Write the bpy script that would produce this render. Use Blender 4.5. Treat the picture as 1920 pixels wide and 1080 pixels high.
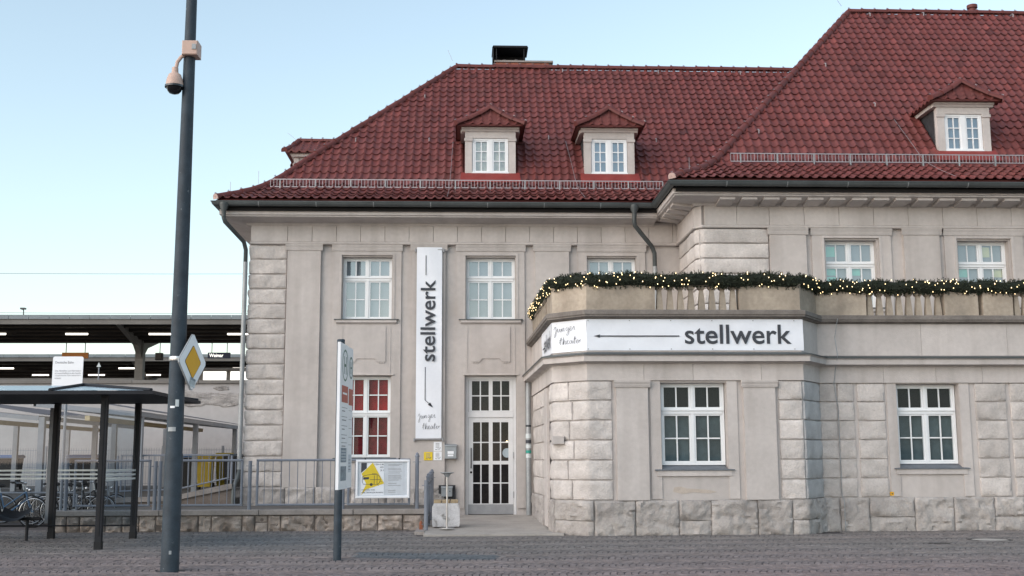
import bpy, math, random
import numpy as np
from mathutils import Matrix, Vector, noise
random.seed(7)
PI = math.pi
S = bpy.context.scene
for o in list(bpy.data.objects): bpy.data.objects.remove(o)

# ------------------------------------------------------------------ camera, sky, sun, exposure
EYE = 1.55
FPX, PITCH, YAW, ROLL = 2150.0, math.radians(8.45), math.radians(2.45), -0.0041
cd = bpy.data.cameras.new('camera'); cam = bpy.data.objects.new('camera', cd); S.collection.objects.link(cam)
cd.sensor_width = 36.0; cd.lens = FPX / 1920 * 36.0; cd.clip_start = 0.1; cd.clip_end = 3000
ROT = Matrix.Rotation(-YAW, 3, 'Z') @ Matrix.Rotation(PI/2 + PITCH, 3, 'X') @ Matrix.Rotation(ROLL, 3, 'Z')
cam.matrix_world = Matrix.Translation((0, 0, EYE)) @ ROT.to_4x4()
S.camera = cam
SUN_EL, SUN_AZ = math.radians(23), math.radians(234)      # azimuth clockwise from +Y: behind the camera, to the left
world = bpy.data.worlds.new('World'); S.world = world; world.use_nodes = True
wt = world.node_tree; wt.nodes.clear()
sky = wt.nodes.new('ShaderNodeTexSky'); sky.sky_type = 'NISHITA'; sky.sun_disc = False
sky.sun_elevation = SUN_EL; sky.sun_rotation = SUN_AZ; sky.air_density = 1.3; sky.dust_density = 0.6; sky.ozone_density = 2.0
bg = wt.nodes.new('ShaderNodeBackground'); bg.inputs['Strength'].default_value = 0.15
wo = wt.nodes.new('ShaderNodeOutputWorld')
hs = wt.nodes.new('ShaderNodeHueSaturation'); hs.inputs['Hue'].default_value = 0.487; hs.inputs['Saturation'].default_value = 0.71      # thin winter haze: a paler sky all round
wt.links.new(sky.outputs[0], hs.inputs['Color']); wt.links.new(hs.outputs[0], bg.inputs[0]); wt.links.new(bg.outputs[0], wo.inputs[0])
sl = bpy.data.lights.new('sun', 'SUN'); sl.energy = 1.6; sl.angle = math.radians(85); sl.color = (1.0, 0.86, 0.76)
sun = bpy.data.objects.new('sun', sl); S.collection.objects.link(sun)
sd = Vector((math.sin(SUN_AZ)*math.cos(SUN_EL), math.cos(SUN_AZ)*math.cos(SUN_EL), math.sin(SUN_EL)))
sun.rotation_euler = sd.to_track_quat('Z', 'Y').to_euler()
S.view_settings.view_transform = 'Standard'; S.view_settings.look = 'None'; S.view_settings.gamma = 1.0
S.view_settings.exposure = 0.78
S.render.resolution_x, S.render.resolution_y = 1024, 576

# ------------------------------------------------------------------ helpers
def at(x, y, Y):                       # the point at depth Y that is seen at photo pixel x, y (used to read sizes off the photo)
    d = ROT @ Vector(((x-960)/FPX, -(y-540)/FPX, -1.0)); t = Y/d.y
    return Vector((d.x*t, Y, EYE + d.z*t))
ax = lambda x, Y, y=640: at(x, y, Y).x
az = lambda y, Y, x=868: at(x, y, Y).z

def mat(name, col, rough=0.75, var=0.12, scale=2.5, bump=0.0, bscale=30.0, metal=0.0, rnd=0.0, spec=0.35,
        patch=None, streak=0.0, attr=None, emit=None, coat=0.0):
    m = bpy.data.materials.new(name); m.use_nodes = True; nt = m.node_tree; N = nt.nodes; L = nt.links
    b = N['Principled BSDF']; b.inputs['Roughness'].default_value = rough; b.inputs['Metallic'].default_value = metal
    b.inputs['Specular IOR Level'].default_value = spec; b.inputs['Coat Weight'].default_value = coat
    g = N.new('ShaderNodeNewGeometry')
    def mix(fac, a, c, mode='MIX'):
        x = N.new('ShaderNodeMix'); x.data_type = 'RGBA'; x.blend_type = mode
        for i, v in ((0, fac), (6, a), (7, c)):
            if hasattr(v, 'links'): L.new(v, x.inputs[i])
            else: x.inputs[i].default_value = v
        return x.outputs[2]
    def nz(sc, det=5, scl=(1, 1, 1)):
        mp = N.new('ShaderNodeMapping'); mp.inputs['Scale'].default_value = scl; L.new(g.outputs['Position'], mp.inputs[0])
        t = N.new('ShaderNodeTexNoise'); t.inputs['Scale'].default_value = sc; t.inputs['Detail'].default_value = det
        L.new(mp.outputs[0], t.inputs[0]); return t.outputs[0]
    def rng(v, a, c, lo=0.0, hi=1.0):
        r = N.new('ShaderNodeMapRange'); L.new(v, r.inputs[0])
        for i, q in ((1, a), (2, c), (3, lo), (4, hi)): r.inputs[i].default_value = q
        return r.outputs[0]
    c4 = (*col, 1.0); out = None
    if attr:
        at_ = N.new('ShaderNodeAttribute'); at_.attribute_name = attr; base = at_.outputs[0]
    else: base = c4
    if var > 0:
        f = rng(nz(scale), 0.3, 0.7, 1-var, 1+var)
        cmb = N.new('ShaderNodeCombineColor')
        for i in range(3): L.new(f, cmb.inputs[i])
        base = mix(1.0, base, cmb.outputs[0], 'MULTIPLY')
        f2 = rng(nz(scale*9, 3), 0.3, 0.7, 1-var*.5, 1+var*.5)
        cm2 = N.new('ShaderNodeCombineColor')
        for i in range(3): L.new(f2, cm2.inputs[i])
        base = mix(1.0, base, cm2.outputs[0], 'MULTIPLY')
    if streak > 0:                      # rain streaks: noise stretched along z
        f = rng(nz(3.0, 4, (1, 1, .08)), 0.48, 0.75, 0, streak)
        base = mix(f, base, (col[0]*.55, col[1]*.52, col[2]*.5, 1))
    if patch:                           # (colour, scale, lo, hi): blotches with a shape of their own
        f = rng(nz(patch[1], 6), patch[2], patch[3])
        base = mix(f, base, (*patch[0], 1))
    if rnd > 0:
        oi = N.new('ShaderNodeObjectInfo'); f = rng(oi.outputs['Random'], 0, 1, 1-rnd, 1+rnd)
        cmb = N.new('ShaderNodeCombineColor')
        for i in range(3): L.new(f, cmb.inputs[i])
        base = mix(1.0, base, cmb.outputs[0], 'MULTIPLY')
    if hasattr(base, 'links'): L.new(base, b.inputs['Base Color'])
    else: b.inputs['Base Color'].default_value = base
    if bump > 0:
        bp = N.new('ShaderNodeBump'); bp.inputs['Strength'].default_value = bump; bp.inputs['Distance'].default_value = 0.02
        L.new(nz(bscale, 6), bp.inputs['Height']); L.new(bp.outputs[0], b.inputs['Normal'])
    if emit:
        b.inputs['Emission Color'].default_value = (*emit[0], 1); b.inputs['Emission Strength'].default_value = emit[1]
    return m

def glass(name, tint=(.9, .93, .95), refl=0.1, rough=0.02, gcol=(.95, .97, 1)):
    m = bpy.data.materials.new(name); m.use_nodes = True; nt = m.node_tree; N = nt.nodes; L = nt.links; N.clear()
    o = N.new('ShaderNodeOutputMaterial'); x = N.new('ShaderNodeMixShader'); x.inputs[0].default_value = refl
    t = N.new('ShaderNodeBsdfTransparent'); t.inputs[0].default_value = (*tint, 1)
    g = N.new('ShaderNodeBsdfGlossy'); g.inputs['Roughness'].default_value = rough; g.inputs[0].default_value = (*gcol, 1)
    L.new(t.outputs[0], x.inputs[1]); L.new(g.outputs[0], x.inputs[2]); L.new(x.outputs[0], o.inputs[0])
    return m

def sm(a, b, x):
    t = min(1, max(0, (x-a)/(b-a))); return t*t*(3-2*t)

class MB:
    def __init__(s): s.v = []; s.f = []
    def add(s, v, f):
        n = len(s.v); s.v += [tuple(p) for p in v]; s.f += [tuple(i+n for i in q) for q in f]; return s
    def quad(s, a, b, c, d): return s.add([a, b, c, d], [(0, 1, 2, 3)])
    def box(s, x0, x1, y0, y1, z0, z1):
        return s.add([(x0,y0,z0),(x1,y0,z0),(x1,y1,z0),(x0,y1,z0),(x0,y0,z1),(x1,y0,z1),(x1,y1,z1),(x0,y1,z1)],
                     [(0,3,2,1),(4,5,6,7),(0,1,5,4),(1,2,6,5),(2,3,7,6),(3,0,4,7)])
    def bev(s, x0, x1, y0, y1, z0, z1, b=.02):      # box with bevelled front (-Y) edges
        v = [(x0,y1,z0),(x1,y1,z0),(x1,y1,z1),(x0,y1,z1),(x0,y0+b,z0),(x1,y0+b,z0),(x1,y0+b,z1),(x0,y0+b,z1),
             (x0+b,y0,z0+b),(x1-b,y0,z0+b),(x1-b,y0,z1-b),(x0+b,y0,z1-b)]
        return s.add(v, [(3,2,1,0),(0,1,5,4),(1,2,6,5),(2,3,7,6),(3,0,4,7),(4,5,9,8),(5,6,10,9),(6,7,11,10),(7,4,8,11),(8,9,10,11)])
    def prism(s, poly, axis, a, b):                 # poly in the two other axes (cyclic order), extruded along axis
        def P(p, t):
            return {0: (t, p[0], p[1]), 1: (p[0], t, p[1]), 2: (p[0], p[1], t)}[axis]
        n = len(poly)
        return s.add([P(p, a) for p in poly]+[P(p, b) for p in poly],
                     [tuple(range(n))[::-1], tuple(range(n, 2*n))]+[(i, (i+1) % n, n+(i+1) % n, n+i) for i in range(n)])
    def tube(s, pts, r, n=8, cap=True, flat=None):
        pts = [Vector(p) for p in pts]; m = len(pts); rr = r if isinstance(r, (list, tuple)) else [r]*m
        v = []; ref = None
        for i, p in enumerate(pts):
            t = ((pts[min(i+1, m-1)]-pts[i]).normalized()+(pts[i]-pts[max(i-1, 0)]).normalized()).normalized()
            if ref is None:
                ref = Vector((0, 0, 1)) if abs(t.z) < .9 else Vector((1, 0, 0))
            a = (ref - t*ref.dot(t)).normalized(); ref = a; b = t.cross(a)
            for k in range(n):
                c = 2*PI*(k+.5)/n; v.append(p + (a*math.cos(c)+b*math.sin(c))*rr[i])
        f = [(i*n+k, i*n+(k+1) % n, (i+1)*n+(k+1) % n, (i+1)*n+k) for i in range(m-1) for k in range(n)]
        if cap: f += [tuple(range(n))[::-1], tuple(range((m-1)*n, m*n))]
        return s.add(v, f)
    def lathe(s, prof, c=(0, 0, 0), n=16, rot=0.0):
        v = [(c[0]+r*math.cos(2*PI*k/n+rot), c[1]+r*math.sin(2*PI*k/n+rot), c[2]+z) for r, z in prof for k in range(n)]
        m = len(prof)
        f = [(i*n+k, i*n+(k+1) % n, (i+1)*n+(k+1) % n, (i+1)*n+k) for i in range(m-1) for k in range(n)]
        f += [tuple(range(n))[::-1], tuple(range((m-1)*n, m*n))]
        return s.add(v, f)
    def sweep(s, path, prof, closed=False, z0=0.0):  # plan path (left to right seen from outside) with profile (outward, z), mitred
        P = [Vector((p[0], p[1])) for p in path]; m = len(P); v = []
        for i in range(m):
            d1 = (P[i]-P[i-1]).normalized() if i else None; d2 = (P[i+1]-P[i]).normalized() if i < m-1 else None
            n1 = Vector((d1.y, -d1.x)) if d1 else None; n2 = Vector((d2.y, -d2.x)) if d2 else None
            if n1 and n2: k = (n1+n2); k = k/(k.dot(n1))
            else: k = n1 or n2
            for o, z in prof: v.append((P[i].x+k.x*o, P[i].y+k.y*o, z0+z))
        q = len(prof)
        f = [(i*q+j, (i+1)*q+j, (i+1)*q+(j+1) % q, i*q+(j+1) % q) for i in range(m-1) for j in range(q)]
        f += [tuple(range(q)), tuple(range((m-1)*q, m*q))[::-1]]
        return s.add(v, f)
    def xf(s, M):
        s.v = [tuple(M @ Vector(p)) for p in s.v]; return s

ORG = {}
def link(o, parent, loc):
    S.collection.objects.link(o)
    if parent is not None:
        o.parent = parent
    o.location = loc
    return o
def mesh_of(mb, name, m, smooth=False):
    me = bpy.data.meshes.new(name); me.from_pydata(mb.v, [], mb.f)
    if m is not None: me.materials.append(m)
    if smooth:
        me.polygons.foreach_set('use_smooth', [True]*len(me.polygons))
        try: me.set_sharp_from_angle(angle=math.radians(40))
        except Exception: pass
    me.update(); return me
def part(name, mb, m, parent=None, smooth=False, local=False, kind=None, label=None):
    # vertices are world coordinates (or the parent's own when local); the origin goes to the middle of the piece's base
    a = np.array(mb.v); lo = a.min(0); hi = a.max(0); org = np.array([(lo[0]+hi[0])/2, (lo[1]+hi[1])/2, lo[2]])
    mb.v = [tuple(p) for p in (a-org)]
    o = bpy.data.objects.new(name, mesh_of(mb, name, m, smooth))
    po = ORG.get(parent, np.zeros(3)) if not local else ORG.get(parent, np.zeros(3))*0 + (ORG_L.get(parent, np.zeros(3)))
    link(o, parent, org-po)
    ORG[o] = org; ORG_L[o] = org
    if kind: o['kind'] = kind
    if label: o['label'] = label
    return o
ORG_L = {}
def tag(o, label, cat, group=None):
    o['label'] = label; o['category'] = cat
    if group: o['group'] = group
    return o
def thing(name, label, cat, loc, rz=0.0, group=None):
    o = bpy.data.objects.new(name, None); S.collection.objects.link(o); o.location = loc; o.rotation_euler = (0, 0, rz)
    o.empty_display_size = .2
    ORG[o] = np.array(loc, float); ORG_L[o] = np.zeros(3)
    return tag(o, label, cat, group)
def copy_tree(o, parent=None):
    c = o.copy(); S.collection.objects.link(c); c.parent = parent
    for ch in list(o.children): copy_tree(ch, c)
    return c
def struct(name, mb, m, smooth=False, parent=None):
    o = part(name, mb, m, parent, smooth); o['kind'] = 'structure'; return o

def text_mb(body, w, h, bold=0.0, align='fit', shear=0.0):
    # letters as a flat mesh in x,z from 0..w, 0..h (y = 0)
    cu = bpy.data.curves.new('lettering', 'FONT'); cu.body = body; cu.size = 1.0; cu.offset = bold; cu.shear = shear; cu.resolution_u = 4
    o = bpy.data.objects.new('lettering', cu); S.collection.objects.link(o)
    dg = bpy.context.evaluated_depsgraph_get(); me = bpy.data.meshes.new_from_object(o.evaluated_get(dg))
    v = np.array([tuple(p.co) for p in me.vertices]); f = [tuple(p.vertices) for p in me.polygons]
    bpy.data.objects.remove(o); bpy.data.curves.remove(cu); bpy.data.meshes.remove(me)
    lo = v.min(0); hi = v.max(0)
    mb = MB(); mb.add([((p[0]-lo[0])/(hi[0]-lo[0])*w, 0.0, (p[1]-lo[1])/(hi[1]-lo[1])*h) for p in v], f)
    return mb
def strokes(mb, lines, wd, fn):          # ribbons along polylines in (u, v), width wd, placed by fn(u, v)
    for ln in lines:
        p = [Vector(q) for q in ln]; L_ = []
        for i in range(len(p)):
            t = (p[min(i+1, len(p)-1)]-p[max(i-1, 0)]); t = t.normalized() if t.length > 0 else Vector((1, 0)); n = Vector((-t.y, t.x))*wd/2
            L_.append((p[i]+n, p[i]-n))
        for i in range(len(p)-1):
            a, b = L_[i], L_[i+1]; mb.quad(fn(*a[0]), fn(*a[1]), fn(*b[1]), fn(*b[0]))
    return mb
def smoothline(pts, n=5):
    p = [Vector(q) for q in pts]; out = []
    for i in range(len(p)-1):
        a = p[max(i-1, 0)]; b = p[i]; c = p[i+1]; d = p[min(i+2, len(p)-1)]
        for k in range(n):
            t = k/n; out.append(tuple(.5*((2*b)+(c-a)*t+(2*a-5*b+4*c-d)*t*t+(3*b-a-3*c+d)*t**3)))
    out.append(tuple(p[-1])); return out
def lay(mb, fn):                         # map (x, z) of a flat mesh through fn
    mb.v = [tuple(fn(p[0], p[2])) for p in mb.v]; return mb
def nzz(x, y, z): return noise.noise(Vector((x, y, z)))

def rock(path, z0, z1, proud=.07, amp=.03, seed=0, du=.07, edge=.038, gap=.006, back=.004, chips=True):
    # a rock-faced block: its face follows the plan path, pillowed at the edges and broken by noise
    P = [Vector(p) for p in path]; segs = []; tot = 0
    for i in range(len(P)-1): l = (P[i+1]-P[i]).length; segs.append((tot, tot+l, i)); tot += l
    us = [gap]
    n = max(3, int((tot-2*gap)/du))
    us = sorted(set([gap+(tot-2*gap)*i/n for i in range(n+1)] + [gap+edge*.35, tot-gap-edge*.35]))
    h = z1-z0; m = max(3, int((h-2*gap)/du))
    zs = sorted(set([gap+(h-2*gap)*i/m for i in range(m+1)] + [gap+edge*.35, h-gap-edge*.35]))
    def pos(u):
        for a, b, i in segs:
            if u <= b or i == len(P)-2:
                d = (P[i+1]-P[i]).normalized(); nn = Vector((d.y, -d.x)); q = P[i]+d*(u-a)
                acc = nn.copy()
                if i > 0 and u-a < .12: d0 = (P[i]-P[i-1]).normalized(); w = .5*(1-(u-a)/.12); acc = nn*(1-w)+Vector((d0.y, -d0.x))*w
                if i < len(P)-2 and b-u < .12: d0 = (P[i+2]-P[i+1]).normalized(); w = .5*(1-(b-u)/.12); acc = nn*(1-w)+Vector((d0.y, -d0.x))*w
                return q, acc.normalized()
    mb = MB(); v = []; nu = len(us); nv = len(zs)
    for j, z in enumerate(zs):
        for i, u in enumerate(us):
            q, nn = pos(u); e = min(u-gap, tot-gap-u, z-gap, h-gap-z)
            k = math.sqrt(max(0, 1-(1-min(1, e/edge))**2))
            ns = nzz(u*3.1+seed*7.3, z*4.2, seed*3.7)*.9+(.5-abs(nzz(u*6.5+seed, z*9, seed*1.9)))*1.1-.35+nzz(u*17+seed, z*19, seed*2.9)*.5
            if chips and z-gap < .09: ns -= .8*max(0, nzz(u*5+seed*2, 0, seed*5.1))*(1-(z-gap)/.09)*1.6
            off = proud*k + amp*ns*(.25+.75*k) if 0 < i < nu-1 and 0 < j < nv-1 else back
            v.append((q.x+nn.x*off, q.y+nn.y*off, z0+z))
    mb.add(v, [(j*nu+i, j*nu+i+1, (j+1)*nu+i+1, (j+1)*nu+i) for j in range(nv-1) for i in range(nu-1)])
    return mb

# ------------------------------------------------------------------ materials
M = {}
M['render'] = mat('painted_render', (.482, .446, .428), .85, .09, .8, .3, 60, streak=.34, patch=((.42, .375, .35), 1.1, .58, .82))
M['render2'] = mat('painted_stone', (.500, .464, .446), .85, .09, 1.2, .25, 50, rnd=.045, streak=.30)
M['stone'] = mat('rock_faced_stone', (.487, .452, .432), .9, .16, 2.2, .8, 32, rnd=.09, patch=((.42, .385, .367), 1.7, .56, .85))
M['stone_pale'] = mat('pale_rock_faced_stone', (.52, .485, .465), .9, .16, 2.2, .8, 32, rnd=.10, patch=((.44, .41, .39), 1.9, .56, .85))
M['stone_shade'] = mat('shade_toned_stone', (.41, .41, .415), .9, .14, 3.0, .6, 28, rnd=.06)  # darker blue-grey puts the shade of the bay's right chamfer into the stone colour
M['plinth'] = mat('weathered_plinth_stone', (.37, .345, .33), .92, .2, 2.5, .8, 30, rnd=.12, patch=((.235, .217, .208), 1.1, .5, .78))
M['ashlar'] = mat('parapet_sandstone', (.35, .30, .245), .9, .2, 1.5, .3, 40, rnd=.08, streak=.45, patch=((.215, .19, .16), 1.4, .55, .8))
M['ledge'] = mat('dirty_ledge_stone', (.195, .175, .160), .9, .22, 2.5, .3, 40, rnd=.06, streak=.4)
M['wallstone'] = mat('old_limestone', (.345, .295, .262), .95, .25, 4.0, .9, 22, rnd=.2, patch=((.16, .13, .11), 3.0, .5, .7))
M['coping'] = mat('concrete_coping', (.27, .245, .23), .9, .18, 3.0, .4, 40, rnd=.08)
M['concrete'] = mat('concrete', (.36, .335, .31), .9, .15, 1.5, .3, 40, streak=.1)
M['yard'] = mat('yard_asphalt', (.10, .095, .09), .9, .2, 2.0, .3, 60)
M['mortar'] = mat('mortar', (.15, .125, .11), .95, .2, 4, .4, 50)
M['tile'] = mat('red_roof_tile', (.128, .038, .034), .55, .10, 1.0, .1, 60, rnd=.10, spec=.28, patch=((.100, .038, .033), 1.6, .54, .85))
M['tile_field'] = mat('red_field_tile', (.140, .034, .030), .5, .08, 1.0, .1, 60, spec=.28, attr='tone', patch=((.100, .040, .034), 1.1, .54, .9))
M['tile_new'] = mat('bright_red_flashing', (.215, .034, .029), .5, .15, 3, .05, 50)
M['mortar_cap'] = mat('ridge_end_mortar', (.5, .36, .33), .9, .1, 6)
M['zinc'] = mat('weathered_zinc', (.085, .095, .098), .5, .15, 2.0, 0, metal=.35)
M['zinc_pale'] = mat('pale_zinc_pipe', (.30, .315, .325), .5, .15, 3.0, 0, metal=.3)
M['galv'] = mat('galvanised_steel', (.36, .33, .345), .5, .1, 5, 0, metal=.5)
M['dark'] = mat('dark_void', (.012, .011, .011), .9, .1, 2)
M['white'] = mat('white_window_paint', (.76, .78, .80), .45, .03, 4, 0, spec=.4)
M['door'] = mat('white_door_paint', (.66, .665, .68), .45, .05, 4, 0, spec=.4)
M['kick'] = mat('steel_kick_plate', (.33, .335, .35), .5, .08, 6, 0, metal=.3)
M['slate'] = mat('slate', (.035, .036, .04), .7, .25, 6, .3, 20)
M['sill'] = mat('slate_sill', (.13, .145, .165), .5, .15, 6, .1, 30)
M['brick'] = mat('chimney_brick', (.30, .11, .075), .9, .2, 5, .3, 40, rnd=.2)
M['glass'] = glass('window_glass', (.82, .86, .88), .20)
M['glass_low'] = glass('tinted_window_glass', (.75, .8, .82), .026, .02, (.78, .88, 1.0))
M['glass_clear'] = glass('shelter_glass', (.70, .76, .81), .025)
M['blind'] = mat('pale_roller_blind', (.33, .345, .365), .9, .05, 2)
M['blind_tan'] = mat('patterned_net_curtain', (.50, .46, .36), .9, .3, 6)
M['blind_teal'] = mat('frosted_film', (.088, .118, .128), .6, .25, 1.2)
M['blind_dark'] = mat('dark_room', (.018, .019, .023), .9, .1, 2)
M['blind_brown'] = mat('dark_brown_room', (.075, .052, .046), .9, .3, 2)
M['blind_blue'] = mat('blue_grey_blind', (.17, .24, .32), .8, .1, 2)
M['red'] = mat('red_curtain', (.36, .010, .016), .8, .3, 1.6, 0)
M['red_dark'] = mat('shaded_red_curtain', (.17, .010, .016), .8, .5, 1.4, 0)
M['mint'] = mat('mint_paper', (.24, .62, .50), .8, .05, 2)
M['lemon'] = mat('lemon_paper', (.62, .60, .34), .8, .05, 2)
M['banner'] = mat('banner_vinyl', (.74, .77, .83), .45, .03, 1.5, .12, 3, spec=.4)
M['ink'] = mat('dark_print', (.045, .05, .062), .6, .03, 4)
M['ink_soft'] = mat('grey_print', (.26, .26, .28), .7, .03, 4)
M['pole'] = mat('lamp_post_paint', (.038, .052, .067), .55, .2, 6, .08, 60, spec=.22, patch=((.15, .17, .19), 14, .68, .76))
M['pole_dark'] = mat('anthracite_steel', (.015, .016, .019), .6, .15, 6, 0, spec=.2)
M['shelter'] = mat('shelter_frame_paint', (.016, .018, .023), .6, .12, 5, 0, spec=.2)
M['shelter_grey'] = mat('shelter_frame_grey', (.17, .19, .22), .45, .1, 5, 0)
M['rail'] = mat('blue_grey_railing_paint', (.185, .205, .245), .5, .08, 5, 0)
M['bikeroof'] = mat('bike_roof_steel', (.24, .26, .29), .5, .1, 3, 0)
M['bikesheet'] = mat('brown_corrugated_sheet', (.115, .105, .11), .6, .15, 3, 0)
M['cream'] = mat('cream_beam', (.52, .42, .25), .7, .08, 3, 0)
M['plaster'] = mat('white_wall_plaster', (.42, .41, .415), .9, .09, .5, .15, 20, streak=.12)
M['fieldstone'] = mat('exposed_rubble_stone', (.33, .315, .31), .95, .3, 3, .8, 12)
M['canopy'] = mat('canopy_zinc_edge', (.20, .23, .25), .5, .12, 1, 0)
M['canopy_beam'] = mat('canopy_grey_beam', (.17, .16, .15), .7, .12, 1, 0)
M['canopy_dark'] = mat('dark_brown_timber', (.035, .029, .025), .8, .25, 1.0, 0)
M['tube'] = mat('lit_tube', (1, 1, 1), .5, 0, emit=((1.0, .93, .82), 2.6))
M['litpane'] = mat('lit_pane', (.9, .9, .9), .5, 0, emit=((1.0, .98, .92), .9))
M['bulb'] = mat('fairy_light', (1, .9, .7), .5, 0, emit=((1.0, .72, .34), 2.1))
M['lamp'] = mat('lamp_bulb', (1, .9, .7), .5, 0, emit=((1.0, .75, .4), 3.0))
M['fir'] = mat('fir_needles', (.032, .042, .026), .75, .45, 6, 0, rnd=.0)
M['fircore'] = mat('fir_twigs', (.012, .016, .010), .9, .3, 9, 0)
M['signwhite'] = mat('sign_white', (.82, .84, .86), .4, .03, 5, 0)
M['signedge'] = mat('sign_edge_white', (.80, .82, .86), .4, .02, 5, 0)
M['signyellow'] = mat('sign_yellow', (.68, .36, .012), .4, .04, 6, 0)
M['yellow'] = mat('poster_yellow', (.72, .54, .03), .6, .04, 6, 0)
M['stopgreen'] = mat('stop_sign_green', (.10, .20, .16), .5, .03, 5, 0)
M['stopred'] = mat('stop_sign_red', (.42, .09, .06), .5, .05, 8, 0)
M['paper'] = mat('paper', (.60, .63, .67), .7, .06, 12, 0)
M['paper_grey'] = mat('timetable_paper', (.24, .285, .32), .6, .3, 12, 0)
M['alu'] = mat('aluminium', (.55, .57, .61), .35, .04, 5, 0, metal=.3)
M['letterbox'] = mat('grey_letter_box', (.30, .325, .345), .5, .08, 5, 0, metal=.2)
M['planter'] = mat('lime_washed_concrete', (.56, .555, .57), .95, .18, 5, .6, 25, patch=((.16, .15, .14), 6, .56, .72))
M['wood'] = mat('weathered_wood', (.36, .28, .18), .9, .25, 8, .3, 30)
M['steel'] = mat('stainless_steel', (.55, .55, .56), .28, .05, 8, 0, metal=.8)
M['camera_sunset'] = mat('sunset_tinted_housing', (.52, .37, .31), .5, .06, 8, 0)  # salmon tone: warm sunset light painted into the housing colour
M['blackglass'] = mat('camera_dome', (.01, .01, .012), .1, 0, spec=.6)
M['tyre'] = mat('tyre_rubber', (.015, .015, .016), .85, .1, 8)
M['bikeblue'] = mat('blue_bike_paint', (.055, .12, .21), .35, .05, 8)
M['bikeblack'] = mat('black_bike_paint', (.015, .016, .018), .4, .05, 8)
M['bikesilver'] = mat('silver_bike_paint', (.35, .36, .38), .35, .05, 8, metal=.4)
M['bin_yellow'] = mat('yellow_bin', (.36, .265, .03), .55, .12, 5)
M['bin_blue'] = mat('blue_bin_lid', (.05, .12, .26), .5, .06, 5)
M['bin_black'] = mat('black_bin', (.02, .021, .023), .5, .1, 5)
M['iron'] = mat('cast_iron', (.05, .046, .045), .7, .2, 12, .3, 40)
M['wire'] = mat('overhead_wire', (.08, .085, .09), .6, 0)
M['navy'] = mat('sign_navy', (.012, .016, .05), .5, .03, 5)
M['orange'] = mat('sign_orange', (.36, .13, .02), .6, .1, 5)
M['cobble'] = mat('cobble_stone', (.15, .135, .14), .8, .10, .55, .35, 60, attr='tone')
M['ground'] = mat('paving_sand', (.075, .066, .066), .95, .2, 1.5, .5, 12)
M['asphalt'] = mat('far_ground', (.10, .095, .093), .95, .2, .8, .2, 12)
M['clay'] = mat('fired_clay', (.26, .10, .06), .9, .2, 8)
M['teal_sticker'] = mat('teal_sticker', (.03, .30, .24), .5, 0)
M['pale_sticker'] = mat('pale_sticker', (.55, .60, .62), .5, .1, 20)

# ------------------------------------------------------------------ ground and pavement
YA, YF, YR, YU = 29.6, 23.5, 24.4, 27.2          # depths of the four wall planes
g = MB(); g.quad((-600, -600, -.03), (600, -600, -.03), (600, 900, -.03), (-600, 900, -.03)); struct('ground', g, M['asphalt'])
g = MB(); g.quad((-26, 2, -.009), (26, 2, -.009), (26, 31, -.009), (-26, 31, -.009)); pav = struct('pavement', g, M['ground'])

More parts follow.
